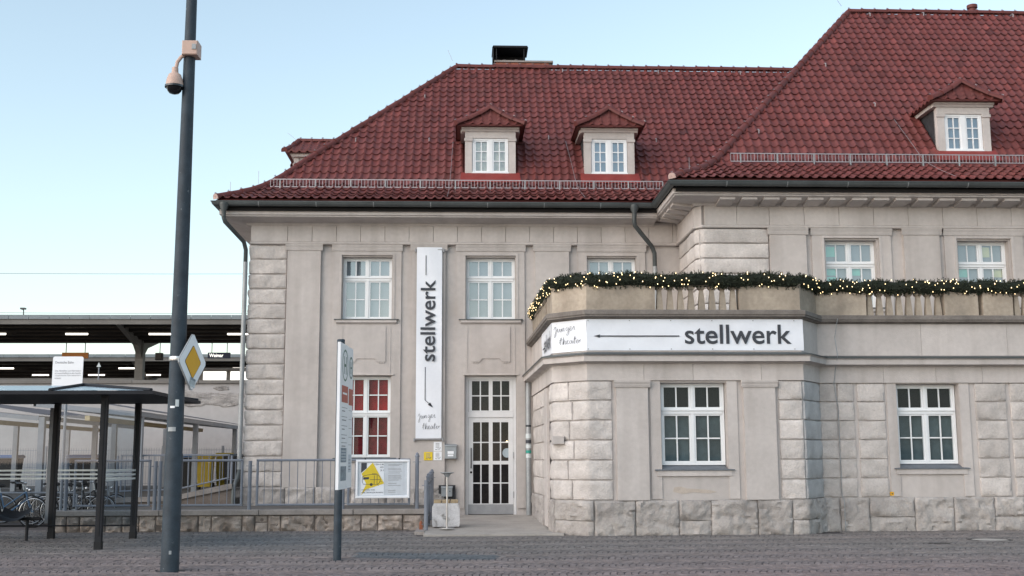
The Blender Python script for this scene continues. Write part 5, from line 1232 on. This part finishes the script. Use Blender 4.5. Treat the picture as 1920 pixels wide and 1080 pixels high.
for z in (2.34, 2.20, 2.06, 1.92, 1.80): board(.14, .62, z-.004, z+.004, .0205, .022, M['ink_soft'], 'print_line'); board(.18, .18+random.uniform(.2, .4), z-.06, z-.045, .0205, .022, M['ink_soft'], 'print_line'); board(.76, 1.04, z-.03, z-.024, .0205, .022, M['ink_soft'], 'print_line')
board(.12, .60, 1.50, 1.72, .0205, .022, M['paper_grey'], 'timetable'); board(.12, .60, 1.22, 1.44, .0205, .022, M['paper_grey'], 'timetable'); board(.78, 1.02, 1.34, 1.62, .0205, .022, M['paper'], 'timetable')
for k in range(4): board(.16, .55, 1.53+k*.045, 1.545+k*.045, .0225, .0235, M['paper'], 'print_line'); board(.80, .98, 1.38+k*.05, 1.392+k*.05, .0225, .0235, M['ink_soft'], 'print_line')

# ------------------------------------------------------------------ bus shelter
sh = thing('bus_shelter', 'dark steel bus shelter with glass walls and hipped glass roof', 'bus shelter', (-8.5, 22.2, 0))
RZ = 2.70
rx1, ry0, ry1, rx0 = -5.40, 20.30, 23.95, -13.5
s = MB(); s.box(rx0, rx1, ry0, ry0+.10, RZ-.015, RZ+.045); s.box(rx0, rx1, ry1-.1, ry1, RZ-.015, RZ+.045); s.box(rx1-.1, rx1, ry0+.1, ry1-.1, RZ-.015, RZ+.045); part('roof_frame', s, M['shelter'], sh)
s = MB(); s.box(rx0, rx1-.1, ry0+.1, ry1-.1, RZ-.01, RZ+.012); part('ceiling', s, M['shelter'], sh)
ym_ = (ry0+ry1)/2; rzr = RZ+.25
rg_ = glass('roof_glass', (.5, .58, .64), .72, .2)
seg_x = [rx0, -11.5, -9.35, -7.2]
for i in range(len(seg_x)-1):
    s = MB(); s.quad((seg_x[i]+.03, ry0+.05, RZ+.055), (seg_x[i+1]-.03, ry0+.05, RZ+.055), (seg_x[i+1]-.03, ym_, rzr), (seg_x[i]+.03, ym_, rzr)); part('roof_pane', s, rg_, sh)
    s = MB(); s.quad((seg_x[i+1]-.03, ry1-.05, RZ+.055), (seg_x[i]+.03, ry1-.05, RZ+.055), (seg_x[i]+.03, ym_, rzr), (seg_x[i+1]-.03, ym_, rzr)); part('roof_pane', s, rg_, sh)
s = MB(); s.add([(-7.17, ry0+.05, RZ+.055), (rx1-.05, ry0+.05, RZ+.055), (-7.17, ym_, rzr)], [(0, 1, 2)]); part('roof_pane', s, rg_, sh)
s = MB(); s.add([(rx1-.05, ry0+.05, RZ+.055), (rx1-.05, ry1-.05, RZ+.055), (-7.17, ym_, rzr)], [(0, 1, 2)]); part('roof_pane', s, rg_, sh)
for x in seg_x: s = MB(); s.tube([(x, ry0+.05, RZ+.065), (x, ym_, rzr+.02), (x, ry1-.05, RZ+.065)], .03, 6); part('rafter', s, M['shelter'], sh)
for y in (ry0+.05, ry1-.05): s = MB(); s.tube([(-7.2, ym_, rzr+.02), (rx1-.05, y, RZ+.065)], .03, 6); part('rafter', s, M['shelter'], sh)
PST = [(-8.22, 23.75), (-6.55, 23.55), (-6.37, 20.78), (-12.6, 23.75), (-12.6, 20.78)]
for x, y in PST:
    s = MB(); s.box(x-.055, x+.055, y-.055, y+.055, .02, RZ-.02); o = part('post', s, M['shelter'], sh)
    s = MB(); s.box(x-.062, x+.062, y-.062, y+.062, -.02, .14); part('foot', s, M['pole_dark'], o)
    s = MB(); s.box(x-.02, x+.02, y-.066, y-.056, .25, RZ-.1); part('trim', s, M['pole_dark'], o)
s = MB(); s.box(-8.36, -8.288, 23.72, 23.78, .30, RZ-.1); part('glazing_frame', s, M['shelter_grey'], sh)
def gpane(a, b, z0=.28, z1=2.45):
    s = MB(); s.quad((a[0], a[1], z0), (b[0], b[1], z0), (b[0], b[1], z1), (a[0], a[1], z1)); o = part('glass_wall', s, M['glass_clear'], sh)
    for z in (1.17, 1.25, 1.33):
        s = MB(); n = (Vector((b[1]-a[1], a[0]-b[0]))).normalized()*.006; s.quad((a[0]+n.x, a[1]+n.y, z), (b[0]+n.x, b[1]+n.y, z), (b[0]+n.x, b[1]+n.y, z+.035), (a[0]+n.x, a[1]+n.y, z+.035)); part('glass_stripe', s, M['pale_sticker'], o)
gpane((-12.5, 23.72), (-8.37, 23.72)); gpane((-8.14, 23.72), (-6.62, 23.62)); gpane((-6.40, 20.86), (-6.53, 23.46))
s = MB(); s.tube([(-12.6, 23.72, .26), (-6.55, 23.6, .26)], .02, 6); part('bottom_rail', s, M['shelter'], sh)
for x in (-8.75, -9.35, -9.95):                                     # wire mesh seats
    s = MB(); v = []; n = 8
    for j in range(n+1):
        for i in range(n+1):
            u, w_ = i/n, j/n; v.append((x-.27+.54*u, 22.95+.42*w_, .43+.09*((2*u-1)**2)+.42*max(0, w_-.55)**1.5-.25*max(0, .3-w_)**1.3))
    s.add(v, [(j*(n+1)+i, j*(n+1)+i+1, (j+1)*(n+1)+i+1, (j+1)*(n+1)+i) for j in range(n) for i in range(n)]); part('seat', s, M['shelter'], sh, True)
s = MB(); s.tube([(-10.6, 23.2, .42), (-8.25, 23.2, .42)], .035, 8); part('seat_beam', s, M['pole_dark'], sh)
for x in (-8.5, -10.2): s = MB(); s.tube([(x, 23.2, -.02), (x, 23.2, .42)], .03, 8); part('seat_leg', s, M['pole_dark'], sh)

# notice board on its pole behind the shelter
nb = thing('notice_board', 'white notice board with black text on a pole behind the bus shelter', 'notice board', (-8.95, 26.3, 0))
a, b, c_, d_ = ax(99, 26.25, 690), ax(156, 26.25, 690), 3.05, az(668.5, 26.25, 128)
s = MB(); s.tube([((a+b)/2-.02, 26.3, -.02), ((a+b)/2-.02, 26.3, 3.7)], .032, 10); part('pole', s, M['bikeroof'], nb)
s = MB(); r_ = .04; s.prism([(a+r_, c_), (b-r_, c_), (b, c_+r_), (b, d_-r_), (b-r_*.3, d_-r_*.3), (b-r_, d_), (a+r_, d_), (a+r_*.3, d_-r_*.3), (a, d_-r_), (a, c_+r_)], 1, 26.235, 26.255); part('panel', s, M['signedge'], nb)
t = text_mb('Deutsche Bahn', .40, .055, .0); lay(t, lambda x, z: (a+.06+x, 26.230, d_-.16+z)); part('lettering', t, M['ink_soft'], nb)
for k, body in enumerate(('Das Abstellen von Fahrrädern', 'ist ausschließlich in den hierfür', 'vorgesehenen Fahrradständern', 'erlaubt!')):
    t = text_mb(body, .58 if k < 3 else .14, .036, 0.0); lay(t, lambda x, z: (a+.06+x, 26.230, d_-.34-k*.055+z)); part('lettering', t, M['ink_soft'], nb)

# ------------------------------------------------------------------ bicycles and their shelters
def bicycle(label, loc, rz, paint, step_through=True, group='bicycles parked by the shelter'):
    t = thing('bicycle', label, 'bicycle', loc, rz, group)
    def P(name, mb, m, par=None, smooth=True):
        a = np.array(mb.v); o = bpy.data.objects.new(name, mesh_of(mb, name, m, smooth)); link(o, par or t, (0, 0, 0)); return o
    R_ = .345
    for wx in (0.0, 1.08):
        s = MB(); n = 28
        pts = [(wx+R_*math.cos(2*PI*k/n), 0, R_+R_*math.sin(2*PI*k/n)) for k in range(n+1)]; s.tube(pts, .018, 6, False); w_ = P('wheel', s, M['tyre'])
        s = MB(); pts = [(wx+(R_-.025)*math.cos(2*PI*k/n), 0, R_+(R_-.025)*math.sin(2*PI*k/n)) for k in range(n+1)]; s.tube(pts, .010, 5, False); P('rim', s, M['steel'], w_)
        s = MB()
        for k in range(12): an = 2*PI*k/12; s.tube([(wx+.02*math.cos(an+.5), .02*(-1)**k, R_+.02*math.sin(an+.5)), (wx+(R_-.03)*math.cos(an), 0, R_+(R_-.03)*math.sin(an))], .0025, 3, False)
        s.tube([(wx, -.05, R_), (wx, .05, R_)], .018, 8); P('spokes', s, M['steel'], w_)
        s = MB(); pts = [(wx+(R_+.03)*math.cos(an), 0, R_+(R_+.03)*math.sin(an)) for an in np.linspace(.35 if wx == 0 else .9, 3.0 if wx == 0 else 3.3, 14)]
        v = []
        for p in pts: v += [(p[0], -.022, p[2]), (p[0], .022, p[2])]
        s.add(v, [(2*i, 2*i+1, 2*i+3, 2*i+2) for i in range(13)]); P('mudguard', s, M['steel'] if wx == 0 else paint)
    s = MB(); bb = (.46, 0, .29); seat = (.32, 0, .80); head = (.90, 0, .82); headl = (.94, 0, .66)
    top2 = (.40, 0, .46) if step_through else (.335, 0, .74)
    s.tube([bb, seat], .017, 8); s.tube([bb, headl], .02, 8); s.tube([top2, head], .017, 8); s.tube([(0, .05, R_), bb], .011, 6); s.tube([(0, -.05, R_), bb], .011, 6); s.tube([(0, .05, R_), (.345, 0, .70)], .010, 6); s.tube([(0, -.05, R_), (.345, 0, .70)], .010, 6); s.tube([head, headl], .022, 8)
    for e in (-.05, .05): s.tube([headl, (.99, e, .52), (1.08, e, R_)], .012, 6)
    P('frame', s, paint)
    s = MB(); s.tube([seat, (.29, 0, .93)], .013, 6); P('seat_post', s, M['steel'])
    s = MB(); s.lathe([(.02, 0), (.12, .02), (.11, .05), (.03, .065)], (0, 0, 0), 12).xf(Matrix.Translation((.26, 0, .93)) @ Matrix.Diagonal((1.15, .75, 1, 1))); s.tube([(.30, 0, .965), (.42, 0, .96)], [.05, .02], 8); P('saddle', s, M['tyre'])
    s = MB(); s.tube([head, (.87, 0, 1.0)], .014, 6); s.tube([(.72, -.29, 1.03), (.84, -.2, 1.02), (.88, 0, 1.0), (.84, .2, 1.02), (.72, .29, 1.03)], .012, 6); P('handlebar', s, M['steel'])
    for e in (-1, 1): s = MB(); s.tube([(.66, e*.30, 1.03), (.76, e*.275, 1.03)], .018, 6); P('grip', s, M['tyre'])
    s = MB(); s.lathe([(.09, 0), (.09, .006)], (0, 0, 0), 18).xf(Matrix.Translation((.46, -.05, .29)) @ Matrix.Rotation(PI/2, 4, 'X')); P('chainring', s, M['steel'])
    for e in (-1, 1): s = MB(); s.tube([(.46, e*.07, .29), (.46+e*.12, e*.08, .29-e*.11)], .009, 5); s.box(.46+e*.12-.04, .46+e*.12+.04, e*.13-.04, e*.13+.04, .28-e*.11, .30-e*.11); P('crank', s, M['tyre'])
    s = MB(); s.tube([(.30, .06, .73), (-.16, .06, .72), (-.16, -.06, .72), (.30, -.06, .73)], .006, 4); s.tube([(-.1, .06, .72), (0, .07, R_)], .005, 4); s.tube([(-.1, -.06, .72), (0, -.07, R_)], .005, 4); P('rack', s, M['tyre'])
    s = MB(); s.lathe([(.035, 0), (.045, .03), (.02, .06)], (0, 0, 0), 10).xf(Matrix.Translation((.96, 0, .86)) @ Matrix.Rotation(PI/2, 4, 'Y')); P('head_lamp', s, M['steel'])
    return t
bicycle('blue step-through bicycle nearest the shelter glass at lower left', (-11.12, 27.7, 0), .02, M['bikeblue'])
for i, (x, y, rz, m_, stp, lab) in enumerate(((-11.6, 28.8, .08, 'bikeblack', False, 'black bicycle just behind the blue step-through bicycle'), (-10.6, 29.5, -.05, 'bikesilver', True, 'silver bicycle half hidden behind the blue bicycle and shelter post'), (-9.9, 28.75, .15, 'bikeblack', True, 'dark bicycle right of the shelter post beside the stone wall end'),
    (-12.6, 29.6, .1, 'bikeblue', False, 'dark blue bicycle at the far left edge behind the glass'), (-10.3, 29.15, .1, 'bikeblack', False, 'black bicycle behind the blue one near the shelter post'), (-13.0, 28.9, -.04, 'bikesilver', False, 'silver bicycle cut off by the left edge of the picture'), (-9.75, 29.3, .3, 'bikesilver', False, 'silver bicycle seen between the shelter posts over the stone wall'))): bicycle(lab, (x, y, 0), rz, M[m_], stp)
s = MB(); s.tube([(-13.5, 28.35, 0), (-13.5, 28.35, .72), (-13.4, 28.35, .78), (-9.35, 28.35, .78), (-9.25, 28.35, .72), (-9.25, 28.35, 0)], .025, 8); tag(part('bike_rack', s, M['shelter_grey'], None, True), 'low grey tube rack the bicycles lean on', 'bike rack')

def bike_shelter(label, X, Y0, Y1, wd, ys, zg):
    t = thing('bike_shelter', label, 'shelter', (X-wd/2, (Y0+Y1)/2, zg)); ze = 2.62
    for i, y in enumerate(ys):
        for x in (X-.08, X-wd+.1): s = MB(); s.box(x-.07, x+.07, y-.07, y+.07, zg-.02, ze); part('post', s, M['bikeroof'], t)
    s = MB(); s.box(X-.06, X, Y0, Y1, ze, ze+.12); part('eaves_beam', s, M['bikeroof'], t); s = MB(); s.box(X-wd, X-wd+.06, Y0, Y1, ze+.25, ze+.37); part('eaves_beam', s, M['bikeroof'], t)
    s = MB(); s.prism([(X-wd, ze+.24), (X-.06, ze-.01), (X-.06, ze+.11), (X-wd, ze+.36)], 1, Y0, Y0+.06); part('gable_beam', s, M['bikeroof'], t); s = MB(); s.prism([(X-wd, ze+.24), (X-.06, ze-.01), (X-.06, ze+.11), (X-wd, ze+.36)], 1, Y1-.06, Y1); part('gable_beam', s, M['bikeroof'], t)
    y = Y0+1.2
    while y < Y1-.5: s = MB(); s.prism([(X-wd+.06, ze+.24), (X-.06, ze+.01), (X-.06, ze+.10), (X-wd+.06, ze+.34)], 1, y, y+.06); part('rafter', s, M['bikeroof'], t); y += 1.25
    s = MB(); s.box(X-wd*.5-.06, X-wd*.5+.06, Y0+.08, Y1-.08, ze-.10, ze+.02); part('cream_beam', s, M['cream'], t)
    s = MB(); n = int((Y1-Y0)/.076); v = []
    for k in range(n+1):
        for u in (0, 1): v.append((X+.06-(wd+.1)*u, Y0+(Y1-Y0)*k/n, ze+.15+.45*u+.018*(k % 2)))
    s.add(v, [(2*k, 2*k+1, 2*k+3, 2*k+2) for k in range(n)]); part('corrugated_sheet', s, M['bikesheet'], t)
    return t
bike_shelter('grey steel bicycle shelter with brown corrugated roof beside the white wall', -8.0, 28.9, 41.6, 2.6, (29.3, 35.3, 41.3), .6)
bike_shelter('second grey bicycle shelter further left seen through the bus shelter glass', -11.4, 31.5, 41.6, 2.6, (32.0, 36.6, 41.3), .6)

# ------------------------------------------------------------------ bins, mesh fence, rear wall
def bin_(label, loc, body, lid, w_=.58, h_=1.02):
    t = thing('wheelie_bin', label, 'bin', loc, random.uniform(-.1, .1), 'wheelie bins by the mesh fence')
    def P(name, mb, m, smooth=False): o = bpy.data.objects.new(name, mesh_of(mb, name, m, smooth)); link(o, t, (0, 0, 0))
    a, b = w_/2*.82, w_/2; s = MB(); s.add([(-a, -a, .08), (a, -a, .08), (a, a, .08), (-a, a, .08), (-b, -b-.04, h_), (b, -b-.04, h_), (b, b, h_), (-b, b, h_)], [(3, 2, 1, 0), (0, 1, 5, 4), (1, 2, 6, 5), (2, 3, 7, 6), (3, 0, 4, 7), (4, 5, 6, 7)]); P('body', s, body)
    s = MB(); s.prism([(-b-.07, h_+.005), (-b-.07, h_+.04), (-b+.1, h_+.10), (b-.12, h_+.11), (b+.03, h_+.06), (b+.03, h_+.005)], 0, -b-.03, b+.03); P('lid', s, lid)
    for e in (-1, 1): s = MB(); s.lathe([(.1, 0), (.1, .05)], (0, 0, 0), 14).xf(Matrix.Translation((e*(a+.0), a+.02, .1)) @ Matrix.Rotation(e*PI/2, 4, 'Y')); P('wheel', s, M['tyre'])
    s = MB(); s.tube([(-b+.06, b+.08, h_-.02), (b-.06, b+.08, h_-.02)], .016, 6); P('handle', s, body)
    return t
bin_('dark wheelie bin with blue lid left of the yellow bins', (-8.98, 38.3, .6), M['bin_black'], M['bin_blue'], .55)
bin_('left yellow wheelie bin behind the railing', (-8.36, 38.1, .6), M['bin_yellow'], M['bin_yellow'], .48)
bin_('right yellow wheelie bin next to the black bin', (-7.92, 38.9, .6), M['bin_yellow'], M['bin_yellow'], .46, 1.06)
bin_('black wheelie bin nearest the building corner', (-7.42, 37.9, .6), M['bin_black'], M['bin_black'], .58)
bin_('dark bin with blue lid seen between the shelter posts', (-12.4, 38.6, .6), M['bin_black'], M['bin_blue'], .8)
bin_('dark bin with blue lid seen through the far left glass', (-14.9, 38.6, .6), M['bin_black'], M['bin_blue'], .8)
mf = thing('mesh_fence', 'fine grey wire mesh fence in front of the white wall', 'fence', (-13, 42.6, .6))
s = MB()
x = -24.0
while x < -6.0: s.box(x-.005, x+.005, 42.59, 42.602, .62, 1.98); x += .09
part('mesh_wires', s, M['bikeroof'], mf, kind='stuff')
for z in (.7, 1.3, 1.9): s = MB(); s.box(-24, -6, 42.603, 42.615, z-.008, z+.008); part('mesh_rail', s, M['bikeroof'], mf)
for x in (-22.6, -20.1, -17.6, -15.1, -12.6, -10.9, -8.75, -6.55): s = MB(); s.box(x-.04, x+.04, 42.57, 42.65, .58, 2.05); part('post', s, M['bikeroof'], mf)
YB = 44.0
bw = thing('platform_wall', 'long white plastered platform wall with crumbling patch and dark coping', 'wall', (-25, YB, 0))
s = MB(); s.box(-70, 25, YB, YB+.5, -.02, 4.40); part('plaster', s, M['plaster'], bw)
for a in np.arange(-70, 25, 2.5): s = MB(); s.bev(a+.005, a+2.495, YB-.1, YB+.55, 4.401, 4.53, .01); part('coping_slab', s, M['canopy_beam'], bw)
def patch(xc, zc, rx, rz_, seed):
    s = MB(); n = 30; m_ = 7; v = [(xc, YB-.03, zc)]
    for j in range(1, m_+1):
        for k in range(n):
            an = 2*PI*k/n; r = j/m_*(1+.28*nzz(math.cos(an)*1.6+seed, math.sin(an)*1.6, seed)+.16*nzz(math.cos(an)*5+seed, math.sin(an)*5, seed))
            v.append((xc+rx*r*math.cos(an), YB-(.006 if j == m_ else .03+.035*nzz(r*6+seed, an*3, 2)), zc+rz_*r*math.sin(an)))
    f = [(0, 1+k, 1+(k+1) % n) for k in range(n)]+[(1+(j-1)*n+k, 1+j*n+k, 1+j*n+(k+1) % n, 1+(j-1)*n+(k+1) % n) for j in range(1, m_) for k in range(n)]
    s.add(v, f); part('exposed_rubble', s, M['fieldstone'], bw, True)
patch(-9.5, 3.86, 1.35, .24, 3.1); patch(-9.15, 4.23, .28, .10, 8.7); patch(-12.6, 4.15, .3, .13, 1.7); patch(-10.7, 3.93, .7, .24, 5.5); patch(-8.9, 3.7, .6, .2, 11.5); patch(-10.2, 3.66, .5, .14, 14.2)
g = MB(); g.box(-80, 40, 44.6, 120, -.02, 4.3); struct('embankment', g, M['asphalt'])

# ------------------------------------------------------------------ platform canopies, their lamps, signs, wires
def canopy(name, label, Y0, Yc, Y1, ztop, zfas, zval, cols, x0=-60, x1=12, deep=.25):
    t = thing(name, label, 'canopy', (-20, Yc, 4.3))
    x = x0
    while x < x1: s = MB(); s.box(x+.01, x+.89, Y0, Y0+.05, ztop-.19, ztop); part('edge_panel', s, M['canopy'], t); x += .9
    s = MB(); s.box(x0, x1, Y0+.06, Y0+.16, zfas, ztop-.15); part('edge_beam', s, M['canopy_beam'], t); s = MB(); s.box(x0, x1, Y1-.16, Y1-.06, zfas, ztop); part('edge_beam', s, M['canopy_beam'], t)
    s = MB(); s.quad((x0, Y0+.05, ztop-.1), (x1, Y0+.05, ztop-.1), (x1, Yc, zval+.30), (x0, Yc, zval+.30)); s.quad((x0, Yc, zval+.30), (x1, Yc, zval+.30), (x1, Y1-.05, ztop-.1), (x0, Y1-.05, ztop-.1)); part('roof_deck', s, M['canopy_dark'], t)
    for k in range(1, 5):
        for (ya, yb) in ((Y0, Yc), (Y1, Yc)):
            y = ya+(yb-ya)*k/5; z = zfas+(zval-zfas)*k/5; s = MB(); s.box(x0, x1, y-.07, y+.07, z, z+.18); part('purlin', s, M['canopy_dark'], t)
    s = MB(); s.box(x0, x1, Yc-.15, Yc+.15, zval, zval+deep+.1); part('valley_beam', s, M['canopy_dark'], t)
    for X in cols:
        s = MB(); s.box(X-.19, X+.19, Yc-.2, Yc+.2, 4.28, zval+.1); c_ = part('column', s, M['canopy_beam'], t)
        for (ya) in (Y0+.3, Y1-.3):
            sg = 1 if ya > Yc else -1; s = MB(); pts = [(Yc, zval-1.1), (Yc+sg*.35, zval-.55), (Yc+sg*.9, zval-.18), (ya, zfas+.0), (ya, zfas+.16), (Yc+sg*.9, zval+.16), (Yc, zval+.1)]
            s.prism(pts if sg > 0 else pts[::-1], 0, X-.12, X+.12); part('bracket', s, M['canopy_beam'], c_)
    return t
canopy('platform_canopy', 'nearest platform canopy with zinc edge above the white wall', 52, 56, 60, 8.02, 7.60, 7.15, (-34, -24.8, -15.6, -6.4))
canopy('platform_canopy', 'second platform canopy seen below the nearest one', 70, 74, 78, 7.87, 7.45, 6.72, (-40, -20, -9))
canopy('platform_canopy', 'farthest platform canopy seen as a dark band', 88, 92, 96, 7.9, 7.45, 6.2, (-40, -20, -9))
def tube_light(x, y, z, label, grp):
    t = thing('tube_lamp', label, 'lamp', (x, y, z), 0, grp); s = MB(); s.box(x-.52, x+.52, y-.05, y+.05, z, z+.06); part('housing', s, M['canopy_beam'], t); s = MB(); s.tube([(x-.5, y, z-.03), (x+.5, y, z-.03)], .045, 8); part('tube', s, M['tube'], t)
nm = ['first', 'second', 'third', 'fourth', 'fifth', 'sixth']
for k, px_ in enumerate((-10, 144, 300, 447)): tube_light(ax(px_, 53.6, 626), 53.6, az(625, 53.6, 300), nm[k]+' lit tube lamp from the left under the nearest canopy', 'lamps under the nearest canopy')
for k, px_ in enumerate((10, 124, 238, 352, 452)): tube_light(ax(px_, 71.5, 690), 71.5, az(689.5, 71.5, 250), nm[k]+' lit tube lamp from the left under the second canopy', 'lamps under the second canopy')
for k, px_ in enumerate((76, 181, 286, 391)): tube_light(ax(px_, 73.0, 702), 73.0, az(702, 73.0, 250), nm[k]+' lit tube lamp from the left in the lower row', 'lamps in the lower row')
ss = thing('station_name_sign', 'dark blue hanging sign with white word Weimar', 'sign', (-12, 55, 6.4))
a, b, c_, d_ = ax(389.5, 55, 666), ax(431.5, 55, 666), az(672, 55, 410), az(661, 55, 410)
s = MB(); s.box(a, b, 55, 55.12, c_, d_); part('panel', s, M['navy'], ss)
for q in (.17, .85): s = MB(); s.tube([(a+(b-a)*q, 55.05, d_), (a+(b-a)*q, 55.05, 7.2)], .02, 5); part('hanger', s, M['canopy_dark'], ss)
t = text_mb('Weimar', .66, .17, .01); lay(t, lambda x, z: (a+.08+x, 54.985, c_+.06+z)); part('lettering', t, M['litpane'], ss)
os_ = thing('orange_sign', 'dull orange hanging platform sign above the notice board', 'sign', (-18, 55, 6.4)); a, b, c_, d_ = ax(116, 55, 666), ax(165, 55, 666), az(672, 55, 140), az(661, 55, 140)
s = MB(); s.box(a, b, 55, 55.12, c_, d_); part('panel', s, M['orange'], os_)
for q in (.14, .87): s = MB(); s.tube([(a+(b-a)*q, 55.05, d_), (a+(b-a)*q, 55.05, 7.2)], .02, 5); part('hanger', s, M['canopy_dark'], os_)
ls = thing('loudspeaker', 'dark loudspeaker hanging under the nearest canopy', 'loudspeaker', (-14.5, 55, 6.3)); xq = ax(298, 55, 666); zq = az(668, 55, 298)
s = MB(); s.bev(xq-.16, xq+.16, 54.9, 55.2, zq-.18, zq+.16, .03); part('box', s, M['canopy_dark'], ls); s = MB(); s.tube([(xq+.03, 55.05, zq+.16), (xq+.03, 55.05, 7.25)], .02, 5); part('hanger', s, M['canopy_dark'], ls)
ar = thing('arrow_marker', 'thin pale pole with an upward triangle on the platform edge', 'sign', (-15, 47, 4.3)); xq = ax(185.5, 47, 690)
s = MB(); s.tube([(xq, 47, 4.3), (xq, 47, az(684, 47, 185))], .028, 6); part('pole', s, M['bikeroof'], ar); s = MB(); zq = az(688, 47, 185); s.prism([(xq-.09, zq), (xq+.09, zq), (xq, zq+.18)], 1, 46.96, 46.98); part('triangle', s, M['pale_sticker'], ar)
wr = thing('waiting_room', 'glazed platform waiting room with bright lit panes', 'waiting room', (-12, 62.5, 4.3))
xa, xb = ax(340, 62, 705), ax(470, 62, 705); zt_ = az(694, 62, 420)
s = MB(); s.box(xa, xb, 62.05, 64.5, 4.28, zt_); part('core', s, M['canopy_beam'], wr); s = MB(); s.box(xa-.1, xb+.1, 61.9, 64.6, zt_+.001, zt_+.12); part('roof', s, M['canopy_beam'], wr)
for p0, p1 in ((344, 371), (381, 424), (432, 466)): s = MB(); s.box(ax(p0, 62, 705), ax(p1, 62, 705), 62.0, 62.04, 4.5, zt_-.07); part('pane', s, M['litpane'], wr)
for k, (za_, zb_, y, lab) in enumerate(((11.35, 11.5, 60, 'highest'), (9.83, 9.85, 64, 'middle'), (9.25, 9.6, 66, 'lowest'))):
    s = MB(); n = 16; s.tube([(-45+60*i/n, y, za_+(zb_-za_)*i/n-.25*math.sin(PI*i/n)) for i in range(n+1)], .012, 4); tag(part('overhead_wire', s, M['wire']), lab+' thin overhead railway wire crossing the sky at left', 'wire', 'overhead railway wires')
t = thing('canopy_mast', 'tiny lamp on a stalk on top of the nearest canopy edge', 'lamp', (-19.9, 52.3, 8.0)); xq = ax(44.5, 52.3, 580)
s = MB(); s.tube([(xq, 52.3, 7.95), (xq, 52.3, 8.25), (xq-.06, 52.3, 8.33)], .025, 5); part('stalk', s, M['wire'], t); s = MB(); s.box(xq-.13, xq+.08, 52.2, 52.4, 8.3, 8.37); part('head', s, M['wire'], t)

# ------------------------------------------------------------------ wear on the walls
def blotch(pts, Y, m, name, label=None):
    s = MB(); s.prism(pts, 1, Y-.004, Y+.004); return part(name, s, m, B)
M['bare'] = mat('bare_old_plaster', (.25, .20, .15), .95, .2, 8, .5, 30)
M['rust'] = mat('faint_rust_stain', (.455, .395, .345), .95, .10, 6, .2, 40)
X_ = lambda px, py: (ax(px, YA, py), az(py, YA, px))
blotch([X_(*p) for p in ((972, 865), (973, 853), (979, 845), (982, 838), (986, 838), (986, 866), (980, 863))][::-1], YA-.002, M['bare'], 'bare_plaster_patch')
X_ = lambda px, py: (ax(px, YF, py), az(py, YF, px))
blotch([X_(*p) for p in ((1262, 922), (1264, 914), (1275, 912), (1290, 916), (1310, 917), (1332, 919), (1345, 922), (1330, 925), (1300, 923), (1280, 926))][::-1], YF-.002, M['rust'], 'rust_stain')
